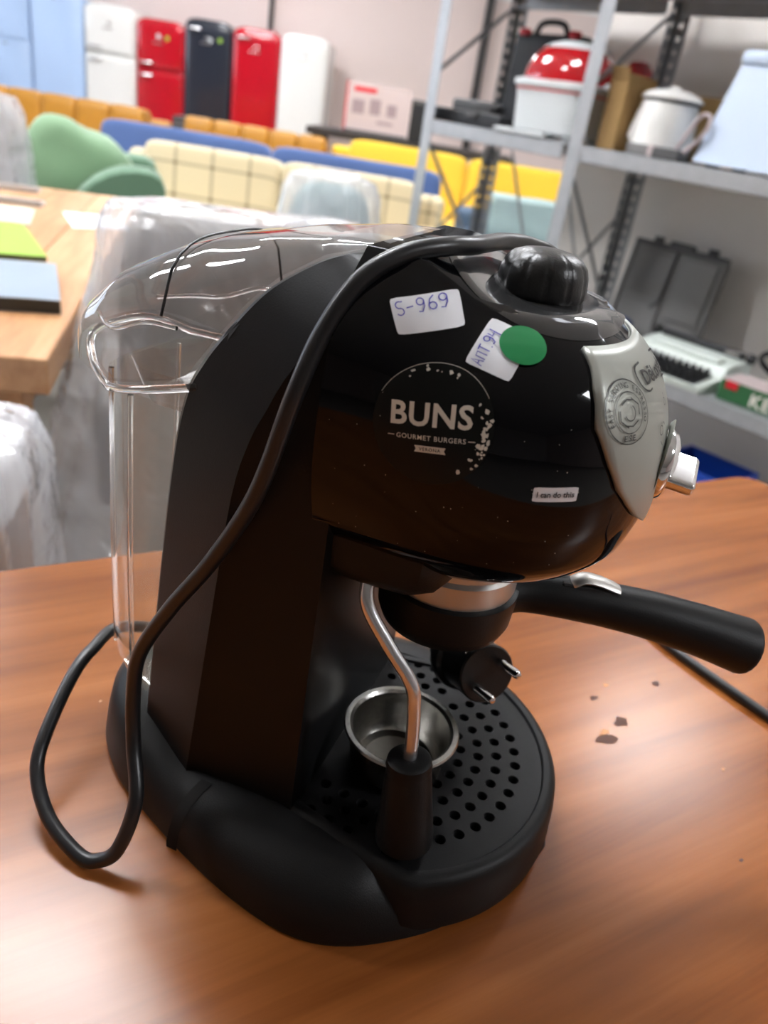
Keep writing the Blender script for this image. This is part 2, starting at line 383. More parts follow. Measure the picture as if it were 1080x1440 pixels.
# ================================================================== ESPRESSO MACHINE
MA = R(-17); MO = Vector((.025, .32, .75))
mach = thing('espresso_machine', 'black pump espresso machine with stickers on its glossy head, on the wooden table', 'coffee machine', MO, MA)
def mm_(name, V, F, m, parent=mach, smooth=35): return mk(name, V, F, m, parent, smooth, flip=True)
def V2L(u, v, w): return Vector((u, -v, w))
# ---- base outlines (u, half width)
BU = [-.170, -.166, -.154, -.13, -.082, -.045, -.011, .012, .025, .045, .058, .075, .087, .095]
BV = [.0, .028, .050, .071, .091, .103, .109, .106, .099, .084, .072, .048, .026, .0]
def base_pts(sc=0.0, u0=-.170, u1=.095, n=60):
    """outline from u0 to u1 on the near side then back on the far side, inset by sc"""
    us = [u0 + (u1 - u0) * (1 - math.cos(math.pi * k / n)) / 2 for k in range(n + 1)]
    near = [(u, interp(u, BU, BV)) for u in us]
    pts = near + [(u, -v) for u, v in reversed(near[1:-1])]
    if sc:
        q = []
        N = len(pts)
        for i, (u, v) in enumerate(pts):
            a, b = Vector(pts[i - 1]), Vector(pts[(i + 1) % N]); t = (b - a).normalized(); nrm = Vector((t.y, -t.x))
            if nrm.dot(Vector((u + .03, v))) > 0: nrm = -nrm
            q.append((u + nrm.x * sc, v + nrm.y * sc))
        pts = q
    return pts
# smooth the outline numerically
def smooth_poly(p, it=6):
    for _ in range(it):
        n = len(p); p = [((p[i - 1][0] + 2 * p[i][0] + p[(i + 1) % n][0]) / 4, (p[i - 1][1] + 2 * p[i][1] + p[(i + 1) % n][1]) / 4) for i in range(n)]
    return p
def inset(p, d):
    n = len(p); q = []
    for i in range(n):
        t = Vector((p[(i + 1) % n][0] - p[i - 1][0], p[(i + 1) % n][1] - p[i - 1][1])).normalized(); nr = Vector((t.y, -t.x))
        if nr.dot(Vector((-.03 - p[i][0], -p[i][1]))) < 0: nr = -nr
        q.append((p[i][0] + nr.x * d, p[i][1] + nr.y * d))
    return q
outline = smooth_poly(base_pts(), 5)
rings = []
for d, w in ((.001, 0.0), (0, .003), (.0015, .012), (.004, .020), (.008, .0255), (.014, .0295), (.022, .0325), (.030, .034), (.0345, .0342), (.036, .018)):
    rings.append([(u, v, w * (1 - .55 * min(1, max(0, (u - .02) / .03))) if u > -.088 else w * 1.0 + .012 * min(1, max(0, (-.088 - u) / .06)) * min(1, w / .02)) for u, v in inset(outline, d)])
# front shoulders / rear skirt are two mouldings divided by a groove
loft('base', rings, M['matte'], mach, cap0=True, cap1=True, smooth=50, flip=True)
# dark groove between rear skirt and front shoulder, both sides
for s in (1, -1):
    g = []
    for (d, w) in ((-.0006, .0), (-.0007, .004), (.0008, .012), (.0033, .0202), (.0073, .0258), (.0133, .0299), (.0195, .0327)):
        ins = inset(outline, d); best = min((p for p in ins if p[1] * s > 0), key=lambda p: abs(p[0] + .0785 - .006 * (w / .03)))
        g.append((best[0], best[1], w))
    V, F = [], []
    for i, (u, v, w) in enumerate(g):
        V += [(u - .003, v - s * -.0004, w), (u + .003, v + s * .0004, w)]
    for i in range(len(g) - 1): F.append((2 * i, 2 * i + 1, 2 * i + 3, 2 * i + 2))
    mm_('base_groove', V, F, M['groove'])
for u, v in ((-.13, .045), (-.13, -.045), (.04, .06), (.04, -.06)):
    lathe('rubber_foot', [(.008, -.0), (.008, .002)], M['rubber'], mach, V2L(u, v, -.0), seg=12)
# ---- drip tray: rim ring and perforated plate
def tray_outline(grow=0.0, n=36):
    pts = [(-.027, .0725 + grow), (.0, .0785 + grow), (.020, .0815 + grow)]
    for k in range(n + 1):
        a = R(64 - 128 * k / n); r_ = .0935 + grow; pts.append((-.001 + r_ * math.cos(a), r_ * math.sin(a)))
    pts += [(.020, -.0815 - grow), (.0, -.0785 - grow), (-.027, -.0725 - grow)]
    return pts
tr = loft('drip_tray', [[(u, v, w) for u, v in tray_outline(g)] for g, w in ((.0, .004), (.0008, .010), (-.0002, .024), (-.0012, .031), (-.003, .0342), (-.006, .0355), (-.0085, .0352), (-.0092, .034), (-.0095, .0215))], M['matte'], mach, cap0=True, cap1=True, smooth=45, flip=True)
holes = []
for r_, a0, a1, n in ((.0675, -56, 50, 13), (.0572, -58, 58, 12), (.047, -62, 62, 11), (.037, -64, 64, 9), (.027, -60, 60, 6)):
    for k in range(n):
        a = R(a0 + (a1 - a0) * k / (n - 1)); holes.append((.001 + r_ * math.cos(a), r_ * math.sin(a)))
for s in (1, -1):
    for row, v0 in enumerate((.0655, .0565, .0475)):
        for k in range(5 if row == 0 else 4):
            u = -.0185 + .0105 * k + (.005 if row == 1 else 0)
            v = v0 + .0012 * k
            if all(math.hypot(u - h[0], s * v - h[1]) > .0078 for h in holes): holes.append((u, s * v))
for k in range(3):
    for s in (-1, 0, 1):
        u, v = -.016 + .0105 * k, .0125 * s
        if all(math.hypot(u - h[0], v - h[1]) > .0078 for h in holes): holes.append((u, v))
def holed_plate(name, outer, holes, hr, z, depth, m, parent, seg=12):
    from mathutils.geometry import delaunay_2d_cdt
    pts, edges, rings_ = [], [], []
    def add(P):
        k = len(pts); pts.extend(Vector(p) for p in P); edges.extend((k + i, k + (i + 1) % len(P)) for i in range(len(P))); return range(k, k + len(P))
    add(outer)
    for h in holes: add([(h[0] + hr * 1.14 * math.cos(2 * math.pi * k / seg), h[1] + hr * 1.14 * math.sin(2 * math.pi * k / seg)) for k in range(seg)])
    V2, E2, F2, _, _, _ = delaunay_2d_cdt(pts, edges, [], 1, 1e-6)
    keep = []
    for f in F2:
        c = sum((V2[i] for i in f), Vector((0, 0))) / len(f)
        if all((c - Vector(h)).length > hr * 1.05 for h in holes): keep.append(tuple(f))
    V = [(p.x, p.y, z) for p in V2]; F = keep
    for h in holes:
        k0 = len(V)
        for rr_, zz in ((hr * 1.14, z), (hr, z - .0006), (hr * .95, z - depth)):
            V += [(h[0] + rr_ * math.cos(2 * math.pi * k / seg), h[1] + rr_ * math.sin(2 * math.pi * k / seg), zz) for k in range(seg)]
        for j in range(2):
            for k in range(seg): a = k0 + j * seg + k; b = k0 + j * seg + (k + 1) % seg; F.append((a, b, b + seg, a + seg))
    return mk(name, V, F, m, parent, 30, flip=True)
holed_plate('tray_grid', tray_outline(-.0088), holes, .0026, .0338, .006, M['satin'], mach)
mm_('tray_floor', [(u, v, .0225) for u, v in tray_outline(-.01)], [tuple(range(len(tray_outline())))], M['groove'])
# ---- body: column and arch
OUT = [(-.130, .002, .05), (-.125, .034, .05), (-.117, .129, .05), (-.111, .191, .05), (-.105, .222, .05), (-.098, .237, .0495), (-.090, .249, .049), (-.078, .265, .047), (-.068, .275, .045), (-.051, .2865, .042), (-.036, .2915, .039), (-.018, .293, .036)]
INN = [(-.086, .004, .073), (-.0835, .032, .072), (-.0745, .13, .0705), (-.0685, .191, .0695), (-.0625, .217, .0685), (-.057, .231, .067), (-.052, .243, .066), (-.044, .258, .0635), (-.038, .268, .061), (-.029, .2805, .057), (-.021, .287, .052), (-.010, .2905, .047)]
def dens(L, n=4): return [tuple(p) for p in catmull(L, n)]
OUT, INN = dens(OUT), dens(INN)
FR = [(-.027, p[1], min(p[2], .0715)) if p[1] < .2 else (max(-.027, min(p[0] + .03, -.012)), p[1] - .0, p[2]) for p in INN]
V, F = [], []
n = len(OUT)
for o, i, f in zip(OUT, INN, FR):
    uo, wo, vo = o; ui, wi, vi = i
    # ring: rear centre strip, chamfer, inner edge, recessed side, front edge (near), then mirrored
    near = [(uo, vo, wo), (uo + (ui - uo) * .06, vo + (vi - vo) * .16, wo), (ui - (ui - uo) * .04, vi - .0006, wi), (ui + .002, vi - .002, wi - .0005), (f[0], f[2] - .0015, max(wi - .004, .003)), (f[0] + .001, f[2] - .006, max(wi - .006, .003))]
    V += near + [(a, -b, c) for a, b, c in reversed(near)]
m_ = 12
for i in range(n - 1):
    for k in range(m_):
        a, b = i * m_ + k, i * m_ + (k + 1) % m_; F.append((a, b, b + m_, a + m_))
F.append(tuple(range(m_))); F.append(tuple(range((n - 1) * m_, n * m_)))
mm_('body', V, F, M['satin'], smooth=28)
mm_('hinge_slot', [(-.094, .0515, .2385), (-.0915, .0530, .2385), (-.0835, .0525, .2520), (-.0790, .0505, .2600), (-.0800, .0490, .2602), (-.0865, .0505, .2530)], [(0, 1, 2, 5), (5, 2, 3, 4)], M['groove'])
# ---- head
WT = [.166, .1685, .173, .181, .192, .209, .225, .24, .252, .262, .27, .277, .281]
UF = [.028, .044, .057, .072, .082, .0862, .0862, .084, .080, .0745, .067, .0575, .049]
BT = [.03, .040, .049, .060, .068, .073, .075, .0745, .072, .068, .062, .053, .045]
UB, NN = 0.0, 2.2
def lift(u):
    k = max(0, min(1, (.022 - u) / .04)); return .014 * k * k * (3 - 2 * k)
def hs(w):                                                # smoothed tables
    e = .003; f = lambda T: (interp(w - e, WT, T) + 2 * interp(w, WT, T) + interp(w + e, WT, T)) / 4
    return f(UF), f(BT)
def up_(u, w): return w + lift(u) * max(0, min(1, (w - .22) / .06))
def head_v(u, w):
    if w > .22: w = .22 + (w - .22) / (1 + lift(u) / .06)
    uf, b = hs(w)
    if u <= UB: return b
    k = (u - UB) / (uf - UB); return b * max(0, 1 - k ** NN) ** (1 / NN) if k < 1 else 0
def head_u(v, w):
    uf, b = hs(w); k = min(1, abs(v) / b); return UB + (uf - UB) * (1 - k ** NN) ** (1 / NN)
rings = []
for k in range(41):
    w = .166 + (.281 - .166) * (.5 - .5 * math.cos(math.pi * k / 40)); uf, b = hs(w); ring = []
    ring += [(-.034, b), (-.022, b), (-.011, b)]
    for j in range(49):
        a = math.pi / 2 - math.pi * j / 48; c, s = math.cos(a), math.sin(a)
        ring.append((UB + (uf - UB) * abs(c) ** (2 / NN), b * math.copysign(abs(s) ** (2 / NN), s)))
    ring += [(-.011, -b), (-.022, -b), (-.034, -b)]
    rings.append([(u, v, up_(u, w)) for u, v in ring])
head = loft('head', rings, M['gloss'], mach, smooth=50, flip=True)
# seam line where the head meets the arch
# ---- smoky deck around the steam knob
def head_top(u, v):
    lo, hi = .235, .281 + lift(u)
    if head_v(u, hi - 1e-5) >= abs(v): return hi
    for _ in range(30):
        md = (lo + hi) / 2
        if head_v(u, md) >= abs(v): lo = md
        else: hi = md
    return lo
def deck_ring(sc, dz):
    out = []
    for j in range(64):
        a = 2 * math.pi * j / 64; c, s = math.cos(a), math.sin(a)
        u = .0225 + (.0345 if c > 0 else .037) * sc * math.copysign(abs(c) ** .9, c); v = .0450 * sc * math.copysign(abs(s) ** .9, s)
        out.append((u, v, head_top(u, v) + dz))
    return out
loft('deck_cover', [deck_ring(1.0, .0003), deck_ring(.97, .0011), deck_ring(.9, .0016), deck_ring(.8, .0018), deck_ring(.65, .0018), deck_ring(.42, .0018)], M['deck'], mach, cap0=False, cap1=False, smooth=60, flip=True)
# ---- steam knob with flutes
kr = []
for r_, w in ((.0150, .2822), (.0172, .2826), (.0179, .2842), (.0178, .2872), (.0173, .2915), (.0160, .2950), (.0136, .2976), (.0098, .2992), (.0050, .3001), (.0008, .3003)):
    ring = []
    for k in range(96):
        a = 2 * math.pi * k / 96; f = 0
        if .283 < w < .2985:
            ph = (k % 8) - 4; f = -.0006 if ph in (0,) else (-.0001 if abs(ph) == 1 else 0)
        ring.append((.0225 + (r_ + f) * math.cos(a), (r_ + f) * math.sin(a), w))
    kr.append(ring)
loft('steam_knob', kr, M['knob'], mach, smooth=50, flip=True)
# ---- silver front panel
PW = [.204, .2055, .209, .2152, .222, .2291, .24, .2528, .264, .2725, .2752]
PV = [.002, .0085, .017, .0295, .0375, .0440, .0490, .0515, .0470, .0400, .0375]
rings = []
for k in range(29):
    w = .204 + (.2752 - .204) * k / 28; vb = interp(w, PW, PV); ring = []
    for j in range(33):
        v = vb * (1 - 2 * j / 32); u = head_u(v, w); nx = Vector((u, v * .7)).normalized()
        ring.append((u + nx.x * .0012, v + nx.y * .0012, up_(u, w)))
    rings.append(ring)
pan = loft('front_panel', rings, M['silver'], mach, closed=False, smooth=60, flip=True)
sol = pan.modifiers.new('thick', 'SOLIDIFY'); sol.thickness = .0016; sol.offset = 0
# projecting flat art on the near side of the head
def surf(u, w): return Vector((u, head_v(u, w), w))
def on_side(name, V2, F, u0, w0, ang, off, m, parent):
    e = .002; tu = (surf(u0 + e, w0) - surf(u0 - e, w0)).normalized(); tw = (surf(u0, w0 + e) - surf(u0, w0 - e)); tw = (tw - tu * tw.dot(tu)).normalized()
    ca, sa = math.cos(ang), math.sin(ang); C = surf(u0, w0); out = []
    nrm = tw.cross(tu)
    if nrm.y < 0: nrm = -nrm
    for p in V2:
        x, y = p[0] * ca - p[1] * sa, p[0] * sa + p[1] * ca
        q = C + tu * x + tw * y; s = surf(q.x, q.z); out.append((s.x + nrm.x * off, s.y + nrm.y * off, s.z + nrm.z * off))
    return mk(name, out, F, m, parent, 60, flip=True, recalc=False) if False else mm_(name, out, F, m, parent, 60)
def rect2d(wd_, ht, r=.0012, n=10):
    """rounded rectangle as a grid so that it can bend"""
    V, F = [], []
    for j in range(n + 1):
        for i in range(n + 1):
            x, y = wd_ * (i / n - .5), ht * (j / n - .5)
            ex, ey = abs(x) - (wd_ / 2 - r), abs(y) - (ht / 2 - r)
            if ex > 0 and ey > 0:
                d = math.hypot(ex, ey)
                if d > r: x = math.copysign(wd_ / 2 - r + ex * r / d, x); y = math.copysign(ht / 2 - r + ey * r / d, y)
            V.append((x, y))
    for j in range(n):
        for i in range(n): a = j * (n + 1) + i; F.append((a, a + 1, a + n + 2, a + n + 1))
    return V, F
def disc2d(r, n=48, rn=8, wob=0):
    V, F = [(0, 0)], []
    for j in range(1, rn + 1):
        for k in range(n):
            a = 2 * math.pi * k / n; V.append((r * j / rn * math.cos(a), r * j / rn * math.sin(a)))
    for k in range(n): F.append((0, 1 + k, 1 + (k + 1) % n))
    for j in range(rn - 1):
        for k in range(n): a = 1 + j * n + k; b = 1 + j * n + (k + 1) % n; F.append((a, b, b + n, a + n))
    return V, F
def ring2d(r0, r1, n=64, a0=0, a1=360):
    V, F = [], []
    for k in range(n + 1):
        a = R(a0 + (a1 - a0) * k / n); V += [(r0 * math.cos(a), r0 * math.sin(a)), (r1 * math.cos(a), r1 * math.sin(a))]
    for k in range(n): F.append((2 * k, 2 * k + 1, 2 * k + 3, 2 * k + 2))
    return V, F
def shift(vf, dx, dy): return [(p[0] + dx, p[1] + dy) for p in vf[0]], vf[1]
# round BUNS sticker
BA = R(8)
bs = on_side('round_sticker', *disc2d(.0212), .008, .2455, BA, .00025, M['sticker_black'], mach); bs['label'] = 'black round sticker with cream lettering and a worn edge'
on_side('sticker_edge', *ring2d(.02105, .0212, 80, 30, 150), .008, .2455, BA, .0004, M['cream_print'], bs)
on_side('sticker_lettering', *join2d([shift(text_mesh('BUNS', .0112, .00028, 1.06), -.0005, .0035), shift(text_mesh('GOURMET BURGERS', .0024, .00002, 1.15), .0, -.0042)]), .008, .2455, BA, .0005, M['cream_print'], bs)
def bar(w, h, dx, dy): return [(dx - w / 2, dy - h / 2), (dx + w / 2, dy - h / 2), (dx + w / 2, dy + h / 2), (dx - w / 2, dy + h / 2)], [(0, 1, 2, 3)]
ban = ([(-.0056, -.0094), (.0056, -.0094), (.005, -.0082), (.0056, -.007), (-.0056, -.007), (-.005, -.0082)], [(0, 1, 2, 5), (5, 2, 3, 4)])
on_side('sticker_banner', *join2d([ban, bar(.0024, .0003, -.0142, -.0041), bar(.0024, .0003, .0142, -.0041)]), .008, .2455, BA, .0005, M['cream_print'], bs)
on_side('banner_lettering', *shift(text_mesh('VERONA', .0017, .00003, 1.2), 0, -.0082), .008, .2455, BA, .0008, M['sticker_black'], bs)
chips = []
rnd = random.Random(3)
for k in range(46):
    a = R(rnd.gauss(-8, 22)) if k < 36 else R(rnd.uniform(60, 120)); r_ = rnd.uniform(.0172, .0206) if k < 36 else rnd.uniform(.018, .0206)
    q = rnd.uniform(.0003, .0010); c = (r_ * math.cos(a), r_ * math.sin(a)); st = 6
    pts = [(c[0] + q * rnd.uniform(.5, 1.4) * math.cos(2 * math.pi * i / st), c[1] + q * rnd.uniform(.5, 1.5) * math.sin(2 * math.pi * i / st)) for i in range(st)]
    chips.append((pts, [tuple(range(st))]))
on_side('worn_flakes', *join2d(chips), .008, .2455, BA, .0006, M['cream_print'], bs)
# handwritten price labels
def arc(cx_, cy_, rx, ry, a0, a1, n=10): return [(cx_ + rx * math.cos(R(a0 + (a1 - a0) * k / n)), cy_ + ry * math.sin(R(a0 + (a1 - a0) * k / n))) for k in range(n + 1)]
def g_S(x): return [[(x + 1.1, 1.9)] + arc(x + .55, 1.45, .55, .5, 60, 270, 8) + arc(x + .5, .5, .55, .5, 90, -150, 8)]
def g_dash(x): return [[(x, .9), (x + 1.0, 1.0)]]
def g_9(x): return [arc(x + .55, 1.45, .5, .5, 0, 360, 12), [(x + 1.05, 1.5), (x + 1.0, .7), (x + .6, 0), (x + .1, .1)]]
def g_6(x): return [[(x + .9, 2.0), (x + .35, 1.5), (x + .1, .7)] + arc(x + .6, .55, .5, .5, 180, 540, 12)]
def g_A(x): return [[(x, 0), (x + .6, 2.0), (x + 1.1, 0)], [(x + .2, .7), (x + 1.0, .75)]]
def g_P(x): return [[(x, 0), (x + .1, 1.6), (x + 1.0, 1.7), (x + 1.0, 0)]]
def g_T(x): return [[(x, 1.8), (x + 1.2, 1.9)], [(x + .6, 1.85), (x + .5, 0)]]
def g_dot(x): return [[(x, .0), (x + .2, .05)]]
def g_4(x): return [[(x + .1, 1.8), (x, .9), (x + 1.0, 1.0)], [(x + 1.0, 1.9), (x + .85, -.2)]]
def hand(glyphs, sc, dx, dy, w=.00042):
    parts = []
    for g in glyphs:
        for s in g: parts.append(stroke([(dx + p[0] * sc, dy + p[1] * sc) for p in s], w))
    return join2d(parts)
l1 = on_side('price_label', *rect2d(.0243, .0138), -.0045, .2795, R(18), .0003, M['white'], mach); l1['label'] = 'white label handwritten S-969'
on_side('handwriting', *hand([g_S(0), g_dash(1.5), g_9(3.0), g_6(4.5), g_9(6.0)], .0026, -.0102, .0006), -.0045, .2795, R(21), .0006, M['ink'], l1)
l2 = on_side('price_label', *rect2d(.0212, .0165), .0222, .2720, R(70), .0003, M['white'], mach); l2['label'] = 'white label handwritten in blue, tilted'
on_side('handwriting', *hand([g_A(0), g_P(1.5), g_T(2.9), g_dot(4.3), g_9(4.9), g_4(6.3)], .0021, -.0095, .0026), .0222, .2720, R(70), .0006, M['ink'], l2)
gd = on_side('green_dot_sticker', *disc2d(.0083), .0288, .2738, 0, .0009, M['green'], mach); gd['label'] = 'green round paper sticker'
l3 = on_side('slogan_label', *rect2d(.0168, .0055, .0006), .0533, .2287, R(3), .0003, M['white'], mach); l3['label'] = 'small white label reading I can do this'
on_side('slogan_lettering', *text_mesh('I can do this', .0029, .00006), .0533, .2287, R(3), .0006, M['black_print'], l3)
dust = []
for k in range(40):
    c = (rnd.uniform(-.045, .05), rnd.uniform(-.045, .02)); q = rnd.uniform(.00008, .00022)
    dust.append(([(c[0] + q * math.cos(i * 1.2566), c[1] + q * math.sin(i * 1.2566)) for i in range(5)], [(0, 1, 2, 3, 4)]))
ds = on_side('dust_specks', *join2d(dust), .012, .235, 0, .0004, M['cream_print'], mach); ds['kind'] = 'stuff'
# prints on the front panel (v, w space at the front)
def on_front(name, V2, F, v0, w0, off, m, parent, ang=0):
    out = []; e = .002
    def S(v, w): u = head_u(v, w); return Vector((u, v, up_(u, w)))
    tv = (S(v0 - e, w0) - S(v0 + e, w0)).normalized(); tw = S(v0, w0 + e) - S(v0, w0 - e); tw = (tw - tv * tw.dot(tv)).normalized()
    nr = tv.cross(tw)
    if nr.x < 0: nr = -nr
    ca, sa = math.cos(ang), math.sin(ang)
    for p in V2:
        x, y = p[0] * ca - p[1] * sa, p[0] * sa + p[1] * ca
        q = S(v0, w0) + tv * x + tw * y; s = S(q.y, q.z); nx = Vector((s.x, s.y * .7)).normalized()
        out.append((s.x + nx.x * .0024, s.y + nx.y * .0024, s.z + .0006 + off))
    return mm_(name, out, F, m, parent, 60)
def rr_frame(w, h, r, t, n=6):
    o, i = rr_poly(w / 2, h / 2, r, n), rr_poly(w / 2 - t, h / 2 - t, max(r - t, .0002), n); k = len(o)
    return o + i, [(a, (a + 1) % k, (a + 1) % k + k, a + k) for a in range(k)]
on_front('panel_logo', *join2d([shift(rr_frame(.040, .0118, .0055, .0008), 0, 0), shift(text_mesh("DēLonghi", .0082, .00022, .95), 0, -.0002)]), .0075, .2655, 0, M['black_print'], pan)
ese = [ring2d(.0112, .0116), ring2d(.0072, .0075)]
def around(s, r_, a0, da, size):
    parts = []
    for k, ch in enumerate(s):
        if ch == ' ': continue
        a = R(a0 - da * k); v_, f_ = text_mesh(ch, size, .00003); c, sn = math.cos(a - math.pi / 2), math.sin(a - math.pi / 2)
        parts.append(([(p[0] * c - p[1] * sn + r_ * math.cos(a), p[0] * sn + p[1] * c + r_ * math.sin(a)) for p in v_], f_))
    return parts
ese += around('EASY SERVING ESPRESSO', .0094, 205, 11.2, .0026)
ese += [shift(text_mesh('E.S.E.', .0032, .00006), 0, -.0093)]
for s in (0, 1, 2, 3):
    a = s * math.pi / 2; sq = [(.0052, -.001), (.0052, .0026), (.0014, .0052)] if s % 2 == 0 else [(.0044, -.0028), (.0048, .001), (.003, .0042)]
    ese.append(stroke([(p[0] * math.cos(a) - p[1] * math.sin(a), p[0] * math.sin(a) + p[1] * math.cos(a)) for p in sq], .0005))
ese += [ring2d(.0026, .003, 32, 200, 420)]
on_front('panel_emblem', *join2d(ese), .0385, .2565, 0, M['black_print'], pan)
on_front('panel_symbol', *join2d([ring2d(.0016, .002, 20), shift(ring2d(.0012, .0016, 20, 0, 200), .003, .001), stroke([(-.001, -.004), (.001, -.006)], .0004)]), .019, .247, 0, M['black_print'], pan)
on_front('panel_symbol', *join2d([ring2d(.0013, .0016, 20), stroke([(0, .002), (0, .0035)], .0004)]), .010, .2555, 0, M['black_print'], pan)
# ---- chrome selector knob
ck = lathe('selector_knob', [(.0145, -.002), (.0150, .001), (.0140, .0035), (.0105, .0055), (.004, .0065), (.0005, .0066)], M['chrome'], mach, V2L(.0862, 0, .2275), axis=(1, 0, -.03), seg=40, smooth=40)
rb = rbox('grip_bar', (.016, .024, .0062), V2L(.0935, 0, .2265), M['chrome'], ck, .0022, 3); rb.rotation_euler = (R(10), R(4), 0)
lathe('knob_recess', [(.019, 0), (.0175, -.0012), (.015, -.0014)], M['silver'], ck, V2L(.0865, 0, .2275), axis=(1, 0, -.03), seg=40)
# ---- shroud below the head
sh = []
for w, k in ((.199, 0), (.182, 0), (.172, .001), (.168, .003), (.1655, .006)):
    nu, hv_ = .0225 - k, .0635 - k * .8
    sh.append([(-.034, hv_, w), (-.012, hv_, w - .0005), (.012 - k, hv_ - .001, w), (.0195 - k, hv_ - .008, w), (nu, hv_ - .02, w), (nu, -hv_ + .02, w), (.0195 - k, -hv_ + .008, w), (.012 - k, -hv_ + .001, w), (-.012, -hv_, w - .0005), (-.034, -hv_, w)])
loft('shroud', sh, M['matte'], mach, smooth=40, flip=True)
# ---- group ring and portafilter
GU = .012
lathe('group_ring', [(.0285, .144), (.0305, .1445), (.0315, .148), (.0315, .158), (.0300, .160), (.0300, .170)], M['steelw'], mach, V2L(GU, 0, 0), seg=56)
pf = lathe('portafilter', [(.012, .1195), (.026, .1205), (.0305, .1235), (.0328, .129), (.0335, .140), (.0335, .1455), (.031, .1465), (.026, .1465)], M['matte'], mach, V2L(GU, 0, 0), seg=56)
for s in (-1, 1): tube('spout', [V2L(GU, s * .005, .124), V2L(GU, s * .007, .118), V2L(GU, s * .008, .114)], .0045, M['matte'], pf, 12)
hp = catmull([(GU + .022, -.008, .1385), (.048, -.018, .1395), (.075, -.0285, .1385), (.105, -.041, .1345), (.132, -.0525, .1285), (.151, -.060, .1235), (.159, -.0635, .1212)], 6)
hr = [interp(k / (len(hp) - 1), [0, .12, .4, .8, .95, .985, 1], [.0110, .0106, .0118, .0148, .0156, .0152, .0138]) for k in range(len(hp))]
ho = tube('handle', hp, hr, M['matte'], pf, 24, flip=True, smooth=40, sq=(1.0, .95))
ho_cl = tube('filter_clip', catmull([(.066, -.024, .1475), (.072, -.0265, .1515), (.080, -.030, .1505), (.089, -.0335, .1475)], 4), [.0015] + [.0034] * 11 + [.003], M['steelw'], ho, 10, flip=True, sq=(1.5, .6))
rbox('clip_slot', (.028, .009, .002), V2L(.0745, -.0277, .1480), M['groove'], ho, .0008, 1, rz=R(23), ry=R(3))
# ---- steam wand and frother
wp = catmull([(-.0125, .052, .174), (-.0112, .0560, .1655), (-.0078, .0605, .156), (.004, .062, .142), (.0168, .062, .127), (.0205, .062, .114), (.0230, .062, .092), (.0234, .062, .078)], 6)
wand = tube('steam_wand', wp, .0031, M['wand'], mach, 16, flip=True)
fa, fb = Vector(V2L(.0232, .062, .087)), Vector(V2L(.0288, .0625, .0385)); L_ = (fb - fa).length
lathe('frother_sleeve', [(.004, -.0005), (.0086, 0), (.0100, .0012), (.0106, .004), (.0100, .0062), (.0104, .008), (.0136, L_ - .004), (.0136, L_), (.0105, L_), (.0085, L_ - .01), (.001, L_ - .01)], M['matte'], wand, fa, axis=(fb - fa), seg=36)
lathe('air_hole', [(.0001, -.0002), (.0013, -.0002)], M['groove'], wand, fa + Vector((.002, -.0055, .0004)), axis=-(fb - fa), seg=12)
# ---- water tank, lid, valve
TK = [(-.109, .051), (-.122, .0515), (-.134, .0495), (-.1415, .046), (-.1555, .036), (-.1625, .027), (-.1655, .014), (-.166, 0)]
TKf = TK + [(u, -v) for u, v in reversed(TK[:-1])]
def tk(d, w, du=0): return [(u + (d if u < -.13 else 0) + du, v * (1 - d * 12), w) for u, v in TKf]
tank = loft('water_tank', [tk(.012, .044), tk(.004, .0465), tk(.001, .053), tk(0, .07, 0), tk(-.001, .13, .0), tk(-.002, .215, .002)], M['tank'], mach, cap0=True, cap1=False, smooth=40, flip=True)
for u, v in ((-.1345, .0493), (-.1625, .0268), (-.1345, -.0493), (-.1625, -.0268)):
    tube('tank_edge', [(u, v, .052), (u - .0005, v, .13), (u - .001 + .002, v * 1.01, .213)], .0013, M['glass'], tank, 8, flip=True)
lathe('tank_valve', [(.0075, .030), (.008, .034), (.0065, .036), (.0065, .046)], M['chrome'], mach, V2L(-.128, .028, 0), seg=20)
# lid: rim flange and dome
LU = [-.1775, -.1755, -.171, -.164, -.15, -.128, -.107, -.081, -.05, -.03]
LT = [.2285, .234, .2405, .2495, .263, .2745, .2825, .289, .2945, .2955]
LB = [.022, .030, .038, .0455, .0505, .0525, .0525, .050, .0435, .039]
def rim_w(u): return interp(u, [-.185, -.175, -.162, -.145, -.133, -.098], [.2280, .2245, .2175, .2140, .2168, .2265])
EU = [-.178, -.163, -.147, -.133, -.105, -.098, -.09, -.078, -.068, -.051, -.036, -.018]
EW = [.2280, .2205, .2165, .2195, .2280, .2385, .2505, .2665, .2765, .288, .293, .2945]
rings = []
for k in range(41):
    u = -.1775 + .1475 * (k / 40) ** 1.15; T = interp(u, LU, LT); b = interp(u, LU, LB); e = min(interp(u, EU, EW), T - .0004); ring = []
    for j in range(33):
        a = math.pi * j / 32; c, s = math.cos(a), math.sin(a)
        ring.append((u, b * math.copysign(abs(c) ** .55, c), e + (T - e) * abs(s) ** .55))
    rings.append(ring)
lid = loft('tank_lid', rings, M['lid'], mach, closed=False, smooth=60, flip=True)
RL = [(-.098, .0525), (-.115, .0550), (-.133, .0540), (-.145, .0500), (-.162, .0385), (-.1735, .0265), (-.1785, .014), (-.1795, 0)]
RLf = [(p[0], p[1]) for p in catmull([(a, b, 0) for a, b in RL], 3)]; RLf = RLf + [(u, -v) for u, v in reversed(RLf[:-1])]
tube('lid_rim', [(u, v, rim_w(u)) for u, v in RLf], .0019, M['glass'], lid, 10, flip=True)
loft('lid_flange', [[(u, v, rim_w(u)) for u, v in RLf], [(-.12 + (u + .12) * .975, v * .975, rim_w(u) + .004) for u, v in RLf]], M['lid'], lid, closed=False, smooth=50, flip=True)
